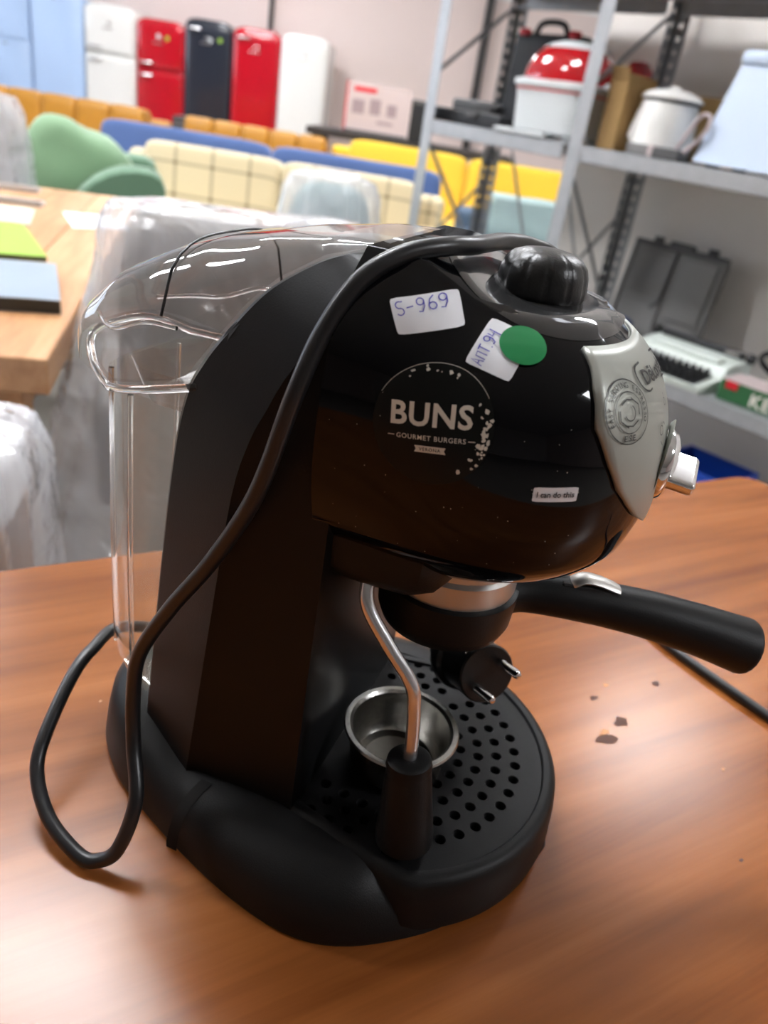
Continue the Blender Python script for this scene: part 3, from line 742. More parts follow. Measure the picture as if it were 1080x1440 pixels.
# clear inner ridges of the lid and its cross seam
tube('lid_ridge', catmull([(-.172, .022, .236), (-.160, .034, .2375), (-.146, .044, .2385), (-.128, .0475, .246), (-.112, .0478, .247)], 5), .0011, M['glass'], lid, 8, flip=True)
tube('lid_ridge', catmull([(-.172, -.022, .236), (-.160, -.034, .2375), (-.146, -.044, .2385), (-.128, -.0475, .246), (-.112, -.0478, .247)], 5), .0011, M['glass'], lid, 8, flip=True)
sm = []
for j in range(17):
    v = .0515 * (1 - 2 * j / 16); u = -.113; T = interp(u, LU, LT); b = interp(u, LU, LB); e = interp(u, EU, EW)
    k = min(1, abs(v) / b); sm.append((u - .004, v, e + (T - e) * max(0, 1 - k ** 3.6) ** (1 / 3.6) + .0002))
tube('lid_seam', sm, .0006, M['black_print'], lid, 6, flip=True)
# inner tank shelf seen through the lid
loft('tank_neck', [[(-.108, .040, .222), (-.135, .040, .222), (-.150, .028, .222), (-.150, -.028, .222), (-.135, -.040, .222), (-.108, -.040, .222)], [(-.110, .035, .205), (-.132, .035, .205), (-.144, .025, .205), (-.144, -.025, .205), (-.132, -.035, .205), (-.110, -.035, .205)]], M['lid'], tank, cap0=False, cap1=True, smooth=40, flip=True)
# ---- power cord with moulded plug
cp = [(-.120, -.03, .020), (-.150, -.020, .030), (-.172, .010, .046), (-.171, .036, .048), (-.168, .057, .044), (-.1595, .088, .030), (-.152, .1015, .020), (-.134, .1135, .011), (-.112, .1195, .0055), (-.102, .118, .006), (-.094, .1135, .014), (-.0925, .102, .036), (-.1035, .089, .055),
      (-.108, .083, .078), (-.106, .081, .103), (-.090, .0805, .135), (-.0715, .0800, .165), (-.0535, .0795, .202), (-.0425, .0775, .244), (-.0375, .0695, .267), (-.0300, .0600, .2850), (-.0200, .0480, .2945), (-.0090, .0340, .2980), (-.0030, .0180, .2980), (-.0015, .0, .2975), (.0010, -.018, .2970), (.008, -.038, .295), (.018, -.058, .288), (.024, -.080, .262), (.024, -.0845, .215), (.025, -.080, .170), (.026, -.066, .138), (.024, -.052, .118)]
cord = tube('power_cord', catmull(cp, 8), .0035, M['rubber'], mach, 14, flip=True)
pc = Vector((.039, -.025, .0775)); pdir = Vector((.64, .70, .31)).normalized(); sep = Vector((.0135, -.001, .0115)); sep = (sep - pdir * sep.dot(pdir)).normalized()
ff = lambda v: Vector((v.x, -v.y, v.z))
plug = lathe('plug', [(.001, -.040), (.012, -.039), (.018, -.034), (.0195, -.028), (.0190, -.024), (.0168, -.022), (.0164, -.020), (.0166, -.001), (.0158, 0), (.001, 0)], M['knob'], cord, ff(pc), axis=ff(pdir), seg=36)
upv = (Vector((0, 0, 1)) - pdir * pdir.z).normalized()
tube('plug_neck', [ff(pc - pdir * .030 + upv * .002), ff(pc - pdir * .030 + upv * .016), Vector((.0215, .048, .108)), Vector((.0240, .052, .120))], [.0185, .0165, .0110, .0060], M['knob'], cord, 16)
for s in (-1, 1):
    a = pc + sep * .0095 * s
    lathe('pin', [(.0027, -.001), (.0027, .004), (.0024, .0045), (.0024, .0175), (.0015, .019), (.0001, .0192)], M['chrome'], cord, ff(a), axis=ff(pdir), seg=14)
    b = pc - pdir * .005 + pdir.cross(sep).normalized() * .0164 * s
    rbox('earth_clip', (.002, .004, .006), ff(b), M['steel'], cord, .0006, 1)

# ---- loose filter basket on the tray
fb_ = thing('filter_basket', 'steel coffee filter basket lying on the perforated drip tray', 'filter basket', MO + Vector((math.cos(MA) * .0075 + math.sin(MA) * .0176, math.sin(MA) * .0075 - math.cos(MA) * .0176, .0345)), 0)
lathe('bowl', [(.0170, .001), (.0215, .0015), (.0245, .005), (.0268, .024), (.0295, .0248), (.0300, .0258), (.0294, .0268), (.0270, .0268), (.0255, .0255), (.0235, .007), (.0205, .0035), (.0165, .003)], M['steel'], fb_, seg=56, close=True)
lathe('perforated_bottom', [(.0001, .0024), (.0172, .0024), (.0172, .0016)], mat('pale_basket_mesh', (150, 146, 138), .5, metal=.2, vary=.15, vscale=300), fb_, seg=40)
# ---- second cable on the table
cab = tube('black_cable', [Vector(p) + Vector((0, 0, .0)) for p in catmull([(.205, .555, .7537), (.2355, .4965, .7537), (.289, .4300, .7537), (.345, .362, .7537), (.42, .31, .7537), (.52, .30, .7537)], 8)], .0035, M['rubber'], None, 12)
tag(cab, 'thin black cable lying on the wooden table beyond the portafilter handle', 'cable')

# ================================================================== BEECH TABLE ON THE LEFT
BA_ = R(105.5); bx_ = Vector((math.cos(BA_), math.sin(BA_), 0)); by_ = Vector((-math.sin(BA_), math.cos(BA_), 0))   # bx along the long side, by to the left
BN = Vector((-.470, .955, 0))                                          # near right corner
bt = thing('beech_table', 'beech butcher-block table with magazines lying on it', 'table', BN, BA_)
NP, PWD, LEN = 10, .118, 1.52
for k in range(NP):
    cuts = [0] + sorted(random.Random(k).sample([.25, .45, .7, .95, 1.2], 2)) + [LEN]
    for a, b in zip(cuts[:-1], cuts[1:]):
        rbox('plank', (b - a - .0012, PWD - .0012, .05), ((a + b) / 2, (k + .5) * PWD, .705), M['butcher'], bt, .002, 1)
for a in (.08, LEN - .08):
    for b in (.08, NP * PWD - .08): rbox('leg', (.07, .07, .68), (a, b, .34), M['butcher'], bt, .005)
rbox('apron', (LEN - .2, .025, .08), (LEN / 2, .07, .64), M['butcher'], bt, .003); rbox('apron', (.025, NP * PWD - .2, .08), (.07, NP * PWD / 2, .64), M['butcher'], bt, .003)
def flat(name, pts, z0, z1, m, label, cat, group=None):
    """thin sheet or booklet given by its corners on the table"""
    c = sum((Vector((p[0], p[1], 0)) for p in pts), Vector()) / len(pts)
    o = prism(name, [(p[0] - c.x, p[1] - c.y) for p in pts], 0, z1 - z0, m, None, bev=.0008); o.location = (c.x, c.y, z0); return tag(o, label, cat, group)
def book(name, pts, z0, h, cover, label):
    t = thing(name, label, 'magazine', (pts[0][0], pts[0][1], z0)); o = Vector((pts[0][0], pts[0][1]))
    L2 = [(p[0] - o.x, p[1] - o.y) for p in pts]
    prism('pages', L2, .001, h - .0015, M['pagedge'], t); prism('cover', L2, h - .0015, h, cover, t); prism('back_cover', L2, 0, .001, cover, t); return t
b1 = book('magazine', [(-.545, 1.160), (-.655, 1.385), (-.98, 1.255), (-.90, 1.02)], .73, .022, M['maga'], 'grey-blue catalogue lying by the edge of the beech table')
mk('cover_panel', [(-.17, .0, .0224), (-.35, -.13, .0224), (-.425, .09, .0224), (-.235, .18, .0224)], [(0, 1, 2, 3)], M['magb'], b1, 0)
V_, F_ = text_mesh('IKOS', .05, .001); ca, sa = math.cos(R(110)), math.sin(R(110))
book('magazine', [(-.715, 1.475), (-.90, 1.75), (-1.20, 1.62), (-1.05, 1.32)], .73, .010, M['lime'], 'lime green booklet on the beech table')
flat('paper_sheet', [(-.895, 1.775), (-.985, 1.985), (-1.34, 1.84), (-1.25, 1.645)], .7302, .7335, M['paper'], 'beige printed paper beside the lime green booklet', 'paper')
for (c0, c1, l) in (((-.995, 2.05), (-1.40, 1.95), 'flat metal strip on the beech table next to the beige paper'), ((-1.10, 2.25), (-1.50, 2.13), 'flat metal strip lying along the far edge of the beech table')):
    a, b = Vector(c0), Vector(c1); t = (b - a).normalized(); nr = Vector((-t.y, t.x)) * .027
    st_ = thing('metal_strip', l, 'metal strip', (a.x, a.y, .7302))
    prism('plate', [tuple(q - a) for q in (a + nr, a - nr, b - nr, b + nr)], 0, .008, M['alu'], st_, .001)
    prism('lip', [tuple(q - a) for q in (a + nr, a + nr * .6, b + nr * .6, b + nr)], .008, .016, M['alu'], st_, .001)
flat('paper_sheet', [(-.930, 2.015), (-.825, 1.84), (-.72, 1.93), (-.83, 2.06)], .7302, .7310, M['white'], 'white paper corner sticking out beside the plastic-wrapped chair', 'paper')

# ================================================================== WRAPPED FURNITURE
def cover(name, label, cen, rz, prof, wr, seed, m=M['plastic'], ns=96, e=4.0, cat='plastic cover', group=None):
    """a film draped over furniture: prof = [(half_x, half_y, z, shift_x)]"""
    V, F = [], []; off = Vector((seed * 3.1, seed, 0))
    P = []
    for i in range(len(prof) - 1):
        for k in range(6):
            t = k / 6; P.append(tuple(prof[i][j] * (1 - t) + prof[i + 1][j] * t for j in range(4)))
    P.append(prof[-1])
    top = P[0][2]
    for i, (hx, hy, z, sx) in enumerate(P):
        for k in range(ns):
            a = 2 * math.pi * k / ns; c, s = math.cos(a), math.sin(a)
            x = sx + hx * math.copysign(abs(c) ** (2 / e), c); y = hy * math.copysign(abs(s) ** (2 / e), s)
            d = Vector((c, s, 0)); fall = min(1, (top - z) / .3 + .15)
            q = noise.noise(Vector((c * 3.2, s * 3.2, z * 1.3)) + off) * wr * fall + noise.noise(Vector((c * 9, s * 9, z * 4)) + off) * wr * .45 + noise.noise(Vector((x * 30, y * 30, z * 22)) + off) * wr * .15
            V.append((x + d.x * q, y + d.y * q, z + (noise.noise(Vector((x * 9, y * 9, 3)) + off) * wr * .5 if z > top - .08 else 0)))
    for i in range(len(P) - 1):
        for k in range(ns): a, b = i * ns + k, i * ns + (k + 1) % ns; F.append((a, b, b + ns, a + ns))
    F.append(tuple(range(ns)))
    o = mk(name, V, F, m, None, 50); o.location = cen; o.rotation_euler.z = rz; return tag(o, label, cat, group)
# grey chair behind the machine
gc = Vector((-.290, 1.205, 0)); ga = R(21)
ch = thing('upholstered_chair', 'grey upholstered chair under clear plastic film, beyond the near table', 'armchair', gc, ga)
cushion('backrest', (.36, .13, .62), (0.01, -.005, .59), M['grey_up'], ch, .13)
cushion('seat', (.36, .42, .16), (.01, .27, .40), M['grey_up'], ch, .15)
for s in (-1, 1):
    cushion('armrest', (.06, .42, .24), (.01 + s * .195, .26, .48), M['grey_up'], ch, .2)
    for y in (.0, .44): rbox('leg', (.04, .04, .33), (.01 + s * .15, y, .165), M['dark'], ch, .004)
cover('plastic_film', 'clear crinkled plastic film draped over the grey chair', gc, ga,
      [(.14, .05, .916, .01), (.190, .085, .912, .01), (.203, .096, .892, .01), (.208, .104, .82, .006), (.232, .140, .65, -.016), (.262, .185, .42, -.045), (.31, .22, .02, -.08)], .016, 1)
# bundle wrapped in film under the beech table
wb_ = thing('wrapped_stool', 'pale stool wrapped in film in front of the beech table', 'stool', (-.505, .775, 0), R(15))
cushion('seat', (.15, .15, .10), (0, 0, .64), M['wallw'], wb_, .2)
for sx in (-1, 1):
    for sy in (-1, 1): rbox('leg', (.025, .025, .59), (sx * .055, sy * .055, .295), M['butcher'], wb_, .004)
cover('plastic_film', 'crinkled plastic film around the pale stool in front of the beech table', (-.505, .775, 0), R(15), [(.05, .05, .715, 0), (.085, .08, .70, 0), (.098, .092, .66, 0), (.105, .10, .40, 0), (.11, .105, .2, 0), (.11, .105, .01, 0)], .022, 4)
# armchair in film at the far left
wc = thing('upholstered_chair', 'pale grey armchair wrapped in film behind the beech table, beside the green armchair', 'armchair', (-1.68, 2.60, 0), R(12))
cushion('backrest', (.62, .2, .58), (0, .1, .645), M['grey_up'], wc, .2); cushion('seat', (.6, .36, .22), (0, -.08, .34), M['grey_up'], wc, .2)
for s in (-1, 1):
    cushion('armrest', (.08, .40, .5), (s * .31, -.06, .35), M['grey_up'], wc, .2)
    for y in (.1, -.2): rbox('leg', (.04, .04, .24), (s * .25, y, .12), M['dark'], wc, .004)
cover('plastic_film', 'shiny plastic film over the pale grey armchair behind the beech table', (-1.68, 2.54, 0), R(12), [(.25, .12, .955, 0), (.335, .185, .935, 0), (.36, .215, .88, 0), (.385, .24, .65, 0), (.40, .25, .35, 0), (.41, .26, .02, 0)], .03, 2, e=3)
# chair in film in front of the check sofa
wd_ = thing('upholstered_chair', 'sage grey chair wrapped in film in front of the check sofa', 'armchair', (-.29, 2.32, 0), R(8))
cushion('backrest', (.24, .14, .48), (0, 0, .63), M['greyg'], wd_, .25); cushion('seat', (.34, .36, .12), (0, -.2, .40), M['greyg'], wd_, .2)
for sx in (-1, 1):
    for y in (-.33, 0): rbox('leg', (.035, .035, .36), (sx * .13, y, .18), M['dark'], wd_, .004)
cover('plastic_film', 'thin plastic film over the sage grey chair in front of the check sofa', (-.29, 2.30, 0), R(8), [(.07, .05, .902, 0), (.115, .085, .89, 0), (.135, .10, .85, 0), (.165, .15, .65, 0), (.21, .24, .42, 0), (.24, .30, .02, 0)], .024, 3, e=3)

# ================================================================== SOFAS
def sofa(label, x0, x1, y, top, m, nb=2, arms=True, depth=.8, armm=None, seatm=None, bt_=.2, seams=0, cat='sofa', group=None, rz=0, armh=.58):
    w = x1 - x0; t = thing('sofa', label, cat, ((x0 + x1) / 2, y, 0), rz, group); aw = .14 if arms else 0; iw = w - 2 * aw
    rbox('frame', (w, depth - .05, .22), (0, -depth / 2 + .1, .20), m, t, .03, 3)
    rbox('back_panel', (w, .10, top - .18), (0, .06, (top - .06) / 2 + .06), m, t, .04, 3)
    for k in range(nb):
        bw = iw / nb; cx_ = -iw / 2 + bw * (k + .5)
        c = cushion('back_cushion', (bw * .995, bt_, top - .36), (cx_, -.06, .36 + (top - .36) / 2), m, t, .09 if nb < 4 else .11, rx=R(-6), n=14)
        if seams:
            for q in range(1, seams):
                tube('seam', [(bw * (q / seams - .5), -bt_ / 2 - .001, -.2), (bw * (q / seams - .5), -bt_ / 2 - .004, .1), (bw * (q / seams - .5), -bt_ * .2, (top - .36) / 2)], .006, m, c, 6)
        cushion('seat_cushion', (bw * .99, depth - .2, .16), (cx_, -depth / 2 - .02, .38), seatm or m, t, .2)
    if arms:
        for s in (-1, 1): cushion('armrest', (aw + .03, depth, armh - .1), (s * (w / 2 - aw / 2), -depth / 2 + .1, (armh + .1) / 2), (armm[(s + 1) // 2] if armm else m), t, .22)
    for s in (-1, 1):
        for yy in (.02, -depth + .2): rbox('leg', (.05, .05, .1), (s * (w / 2 - .1), yy, .05), M['dark'], t, .004)
    return t
sofa('mustard leather sofa with vertical seams in front of the blue fridges', -3.9, -1.94, 5.95, .812, M['mustard'], 7, True)
sofa('mustard leather sofa between the other mustard sofa and the yellow one', -1.80, -.81, 5.95, .815, M['mustard'], 5, False)
sofa('bright yellow fabric sofa behind the blue sofa', -.79, 1.15, 5.95, .842, M['yellow'], 2, True)
sofa('blue fabric sofa standing behind the cream check sofa', -1.98, .02, 4.92, .785, M['blue'], 2, False, bt_=.14, depth=.5)
sofa('cream sofa in brown check fabric', -1.64, .05, 4.32, .758, M['plaid'], 2, True, depth=.80, armm=(M['sage'], M['plaid_stripe']), armh=.56)
sofa('blue-grey sofa covered by a grey-green blanket behind the shelving', .12, 1.35, 4.36, .73, M['bluegrey'], 2, True)
bl = []
for j in range(15):
    row = []
    for i in range(25):
        x = .28 + .9 * i / 24; t = j / 14
        y, z = ((4.46 - .1 * t * 6, .75) if t < .33 else (4.22 - .10 * (t - .33), .75 - .30 * (t - .33) / .67))
        q = noise.noise(Vector((x * 6, t * 4, 1))) * .02; row.append((x, y - abs(q) - .015, z + q * .6 + .012))
    bl.append(row)
bo = loft('blanket', bl, M['greyg'], None, closed=False, smooth=60); bo.modifiers.new('t', 'SOLIDIFY').thickness = .008
tag(bo, 'grey-green blanket spread over the blue-grey sofa back', 'blanket')
rt = thing('toy_car', 'small red toy on the blue-grey sofa seat behind the shelving', 'toy', (.44, 3.82, .465), R(20))
rbox('body', (.13, .06, .035), (0, 0, .03), M['red'], rt, .012, 3); rbox('cab', (.06, .05, .03), (-.01, 0, .058), M['red'], rt, .012, 3)
for sx in (-1, 1):
    for sy in (-1, 1): lathe('wheel', [(.015, -.006), (.015, .006)], M['blackp'], rt, (sx * .04, sy * .03, .015), (0, 1, 0), 14)
# green armchair
ga_ = thing('armchair', 'sage green armchair with a round-fronted arm, behind the beech table', 'armchair', (-1.18, 3.20, 0), R(-68))
rbox('frame', (.50, .42, .24), (0, -.10, .2), M['sage_dark'], ga_, .03, 3)
cushion('backrest', (.30, .42, .40), (-.03, -.22, .655), M['sage'], ga_, .33, rx=R(-22), wr=.02)
cushion('seat_cushion', (.29, .38, .14), (0, -.12, .38), M['sage'], ga_, .22)
for s in (-1, 1):
    pr = [(-.30, .06), (.10, .06), (.10, .70), (.085, .735), (.05, .752)] + [(.0 - .30 * math.sin(R(a)), .36 + .395 * math.cos(R(a))) for a in range(0, 91, 10)]
    loft('armrest', [[(s * .225 + dx, y * k + .0, z if k == 1 else z - .012) for y, z in pr] for dx, k in ((-.075, .97), (-.06, 1), (.06, 1), (.075, .97))], M['sage_dark'], ga_, smooth=40)
    rbox('leg', (.05, .05, .07), (s * .2, -.24, .035), M['dark'], ga_, .004); rbox('leg', (.05, .05, .07), (s * .2, .05, .035), M['dark'], ga_, .004)
# little dark side table between the mustard sofas
st2 = thing('loudspeaker', 'dark box standing between the two mustard sofas', 'speaker', (-1.865, 6.02, 0)); rbox('cabinet', (.10, .2, .80), (0, 0, .40), M['blackp'], st2, .01); rbox('grille', (.08, .01, .7), (0, -.104, .43), M['greyp2'], st2, .004)

# ================================================================== FRIDGES
def retro(x, top, m, label, split=None, rz=0, w=.545, group=None, dy=0.0, plain=False, handle='r'):
    t = thing('refrigerator', label, 'refrigerator', (x, 9.62 + dy, 0), rz, group); bev = .012 if plain else .06
    pr = []
    r_ = .02 if plain else .12
    def prof(hw, h0, h1, rr_):
        p = [(-hw, h0), (hw, h0)] + [(hw - rr_ + rr_ * math.cos(R(a)), h1 - rr_ * .6 + rr_ * .6 * math.sin(R(a))) for a in range(0, 91, 15)] + [(-hw + rr_ - rr_ * math.cos(R(90 - a)) + 0, h1 - rr_ * .6 + rr_ * .6 * math.sin(R(90 - a))) for a in range(0, 91, 15)]
        return p
    loft('body', [[(a, y, b) for a, b in prof(w / 2, .05, top - .004, r_)] for y in (-.22, .30)], m, t, smooth=40)
    segs = [(.08, top)] if split is None else [(.08, split - .004), (split + .004, top)]
    for (a, b) in segs:
        rr_ = r_ if b == top else .015; pf_ = prof(w / 2, a, b, rr_)
        if plain: ys = ((-.225, 1), (-.27, 1), (-.275, .985))
        else: ys = ((-.225, 1), (-.265, 1), (-.285, .975), (-.297, .92), (-.302, .80), (-.305, .5))
        c_ = (a + b) / 2
        d = loft('door', [[(px * s, y, c_ + (pz - c_) * (1 - (1 - s) * (w / (b - a)))) for px, pz in pf_] for y, s in ys], m, t, smooth=50)
        if not plain:
            hz = b - .1 if b == top and split is None else (a + .05 if b == top else b - .06)
            if handle == 'none': continue
            sx = -1
            tube('handle', [(sx * w * .40, -.29, hz - .0), (sx * w * .38, -.335, hz), (sx * w * .16, -.335, hz), (sx * w * .14, -.29, hz)], .013, M['chrome'], d, 10)
        else:
            rbox('handle', (.05, .02, .012), (-.02, -.278, b - .05), M['greyp'], d, .004)
    if not plain:
        rbox('badge', (.11, .008, .018), (-.02, -.303, top - .22), M['chrome'], t, .003); rbox('badge', (.05, .008, .03), (.0, -.303, top - .17), M['chrome'], t, .006)
    rbox('plinth', (w * .94, .48, .06), (0, .04, .03), M['blackp'], t, .005)
    return t
k_ = 9.62 / 8.2
def fx(a): return a * k_
retro(fx(-4.12), 1.58, M['fr_blue'], 'pale blue fridge-freezer at the end of the row, with two doors', split=1.12, plain=True, w=.50)
retro(fx(-3.645), 1.60, M['fr_blue'], 'pale blue single-door fridge beside the white retro fridge', plain=True, w=.55)
retro(fx(-3.155), 1.575, M['fr_white'], 'white retro fridge between the pale blue and the red ones', split=1.12)
retro(fx(-2.69), 1.515, M['fr_red'], 'red retro fridge-freezer with two doors', split=1.05, w=.515)
retro(fx(-2.255), 1.585, M['fr_black'], 'black retro fridge between two red ones', w=.495)
retro(fx(-1.81), 1.575, M['fr_red'], 'red single-door retro fridge beside the last white one', w=.505)
retro(fx(-1.375), 1.585, M['fr_white'], 'white single-door fridge beside the beige wall, next to a red one', w=.505, handle='none')
for i_, (x, z, mm) in enumerate([(fx(-2.70), 1.36, 'white_pl'), (fx(-2.62), 1.35, 'lime'), (fx(-2.23), 1.40, 'white_pl'), (fx(-2.14), 1.41, 'lime')]):
    o = lathe('fridge_magnet', [(.0225, 0), (.0225, .006), (.018, .008), (.0005, .008)], M[mm], None, (x, 9.62 - .302 - .001, z), (0, -1, 0), 14)
    tag(o, ['white round magnet on the two-door red fridge', 'lime round magnet on the two-door red fridge', 'white round magnet on the black fridge', 'lime round magnet on the black fridge'][i_], 'magnet')

# low bench with a printed carton
bn = thing('bench', 'dark low bench against the back of the yellow sofa', 'bench', (-.25, 6.34, 0)); rbox('top', (1.5, .5, .05), (0, 0, .845), M['dark'], bn, .005)
for sx in (-1, 1):
    for sy in (-1, 1): rbox('leg', (.06, .06, .82), (sx * .68, sy * .2, .41), M['dark'], bn, .004)
cb = thing('carton', 'white printed carton with red edge standing on the bench', 'box', (-.52, 6.25, .871), R(6))
rbox('box', (.46, .16, .325), (0, 0, .1625), M['cardw'], cb, .003)
rbox('red_side', (.012, .162, .325), (-.227, 0, .1625), M['red'], cb, .002); rbox('red_title', (.16, .004, .03), (-.10, -.081, .28), M['red'], cb, .001)
M['carton_print'] = mat('grey_carton_print', (150, 132, 134), .7, vary=.2, vscale=30)
for (x, z, w, h) in ((-.14, .17, .09, .09), (-.02, .18, .08, .10), (.1, .17, .07, .08), (.06, .085, .12, .02)): rbox('print_panel', (w, .003, h), (x, -.081, z), M['carton_print'], cb, .001)
rbox('band', (.46, .163, .02), (0, 0, .011), M['greyp2'], cb, .001)
dk = thing('black_case', 'black box standing beside the printed carton', 'box', (-.20, 6.25, .871)); rbox('case', (.15, .14, .27), (0, 0, .135), M['blackp'], dk, .01); rbox('lid', (.152, .142, .03), (0, 0, .252), M['greyp2'], dk, .008)

# ================================================================== METAL SHELVING
rack = thing('shelving_unit', 'galvanised metal shelving unit loaded with old appliances', 'shelving', P1, R(-45))
def flange(w, h, hole=True):
    """perforated strip in XZ from (0,0) to (w,h)"""
    V, F = [], []; xs = [0, w * .36, w * .64, w]; zs = [0]; z = .02
    while z < h - .03: zs += [z, z + .012]; z += .036
    zs.append(h)
    for zz in zs:
        for x in xs: V.append((x, 0, zz))
    for j in range(len(zs) - 1):
        for i in range(3):
            if hole and i == 1 and j % 2 == 1: continue
            a = j * 4 + i; F.append((a, a + 1, a + 5, a + 4))
    return V, F
def post(s, d, dirx, diry, m, h=2.05):
    a = flange(.048, h, False if diry > 0 else True); b = flange(.042, h, True)
    V = [(p[0] * dirx, 0, p[2]) for p in a[0]]; F = list(a[1]); k = len(V)
    V += [(0, p[0] * diry, p[2]) for p in b[0]]; F += [tuple(i + k for i in f) for f in b[1]]
    o = mk('post', V, F, m, rack, 0); o.location = (s, d, 0); md = o.modifiers.new('t', 'SOLIDIFY'); md.thickness = .002; md.offset = 0; return o
SX = [0, .655, 1.70]; DP = .37
for i, s in enumerate(SX):
    post(s, 0, 1 if i < 2 else -1, 1, M['galv']); post(s + (.015 if i < 2 else 0), DP, 1 if i < 2 else -1, -1, M['galvd'])
def brace(s, z0, z1):
    tube('brace', [(s + .004, .01, z0), (s + .004, DP - .01, z1)], .008, M['galvd'], rack, 8, sq=(.35, 1))
for s in (0.0, .655):
    brace(s, 1.20, 1.46); brace(s, 1.02, .62); brace(s, .56, .86)
tube('brace', [(.12, DP, 1.0), (.32, DP, .60)], .007, M['galvd'], rack, 8, sq=(.35, 1)); tube('brace', [(.38, DP, 1.0), (.56, DP, .60)], .007, M['galvd'], rack, 8, sq=(.35, 1))
def shelf(s0, s1, z, m=M['galv']):
    b = rbox('shelf', (s1 - s0, DP - .01, .004), ((s0 + s1) / 2, DP / 2, z - .002), m, rack, 0)
    for (yy) in (.004, DP - .004):
        l_ = rbox('lip', (s1 - s0 - .04, .004, .042), ((s0 + s1) / 2, yy, z - .021), m, None, .001); l_.parent = b; l_.location = (0, yy - DP / 2, -.019)
        l2 = rbox('fold', (s1 - s0 - .04, .014, .004), (0, 0, 0), m, b, .001); l2.location = (0, (yy - DP / 2) * .95, -.041)
    for k in range(3):
        l_ = rbox('stiffener', (s1 - s0 - .06, .03, .012), (0, (k - 1) * .1, -.008), M['galvd'], b, .003)
for z in (1.062, 1.50):
    shelf(.0, .652, z); shelf(.658, 1.70, z)
shelf(.658, 1.70, .486); shelf(.0, .652, .12); shelf(.658, 1.70, .12)
def onrack(name, label, cat, s, d, z, rz=0):
    p = rk(s, d, z); return thing(name, label, cat, p, R(-45) + rz)
Z1, Z2 = 1.0635, .4875
# flat open drill case
t = onrack('tool_case', 'flat black open tool case on the middle shelf', 'tool case', .135, .17, Z1)
rbox('tray', (.36, .24, .045), (0, 0, .0225), M['blackp'], t, .01); rbox('latch', (.05, .02, .02), (.05, -.122, .035), M['greyp2'], t, .004); rbox('drill_body', (.2, .06, .04), (-.05, 0, .062), M['greyp2'], t, .012); tube('drill_grip', [(.07, .0, .06), (.1, -.05, .065), (.12, -.07, .06)], .016, M['blackp'], t, 10)
# black case standing
t = onrack('tool_case', 'black upright carrying case with red latches leaning behind the red-domed cooker', 'tool case', .235, .33, Z1)
rbox('case', (.31, .05, .315), (0, 0, .16), M['blackp'], t, .012, 3, rx=R(-3)); tube('handle', catmull([(-.07, -.01, .315), (-.05, -.012, .345), (0, -.014, .352), (.05, -.012, .345), (.07, -.01, .315)], 5), .010, M['blackp'], t, 10)
for s in (-1, 1): rbox('latch', (.035, .03, .022), (s * .11, -.02, .318), M['red'], t, .004)
# cooker with red dome
t = onrack('cooker', 'white electric cooker with a red glossy dome lid on the middle shelf', 'cooker', .495, .150, Z1)
def sq_ring(h, z, e=5, n=48): return [(h * math.copysign(abs(math.cos(2 * math.pi * k / n)) ** (2 / e), math.cos(2 * math.pi * k / n)), h * .85 * math.copysign(abs(math.sin(2 * math.pi * k / n)) ** (2 / e), math.sin(2 * math.pi * k / n)), z) for k in range(n)]
loft('pot', [sq_ring(.125, .012), sq_ring(.135, .02), sq_ring(.142, .11), sq_ring(.147, .138), sq_ring(.155, .146), sq_ring(.155, .160), sq_ring(.14, .164)], M['white_pl'], t, smooth=40)
loft('red_band', [sq_ring(.1465, .132), sq_ring(.1475, .137)], M['red'], t, cap0=False, cap1=False)
loft('dome', [sq_ring(.143, .162, 3.2), sq_ring(.142, .19, 3), sq_ring(.132, .225, 2.7), sq_ring(.108, .254, 2.4), sq_ring(.07, .270, 2), sq_ring(.02, .275, 2)], M['red_clear'], t, smooth=60)
loft('dome_cap', [sq_ring(.109, .2550, 2.4), sq_ring(.09, .268, 2.2), sq_ring(.06, .278, 2), sq_ring(.01, .282, 2)], M['white_pl'], t, smooth=60)
for sx in (-1, 1): rbox('side_handle', (.03, .07, .02), (sx * .165, 0, .165), M['white_pl'], t, .008)
for sx in (-1, 1):
    for sy in (-1, 1): rbox('foot', (.03, .03, .014), (sx * .09, sy * .075, .007), M['white_pl'], t, .003)
tube('cord', catmull([(-.13, -.10, .01), (-.16, -.14, .008), (-.12, -.155, .008), (-.04, -.15, .008), (.06, -.153, .008)], 6), .006, M['white_pl'], t, 8)
# red round appliance
t = onrack('cooker', 'red and white round appliance between the domed cooker and the cardboard', 'appliance', .600, .345, Z1)
lathe('bowl', [(.05, 0), (.055, .05), (.05, .10), (.052, .14)], M['white_pl'], t, seg=36); lathe('red_base', [(.052, .085), (.056, .105), (.056, .13), (.05, .145)], M['red_clear'], t, seg=36)
lathe('white_band', [(.056, .142), (.060, .146), (.060, .168), (.056, .172)], M['white_pl'], t, seg=36); lathe('red_dome', [(.057, .17), (.056, .20), (.048, .235), (.03, .258), (.001, .266)], M['red_clear'], t, seg=36)
# cardboard pieces
for (s, d, w, h, rz, l) in ((.722, .16, .062, .205, R(2), 'narrow brown cardboard box beside the white lidded pot'), (.885, .335, .20, .165, 0, 'open brown cardboard box behind the white lidded pot'), (1.02, .32, .05, .165, R(-10), 'brown cardboard flap box beside the tall cool-white appliance')):
    t = onrack('cardboard_box', l, 'box', s, d, Z1, rz); dd = .16 if .055 < w < .09 else .05
    rbox('box', (w, dd, h), (0, 0, h / 2), M['card'], t, .002)
    rbox('flap', (w * .96, .004, .045), (0, -dd / 2 - .004, h - .006), M['card'], t, .001, rx=R(20)); rbox('tape', (w * .3, dd + .004, .003), (0, 0, h + .0005), M['paper'], t, .0005)
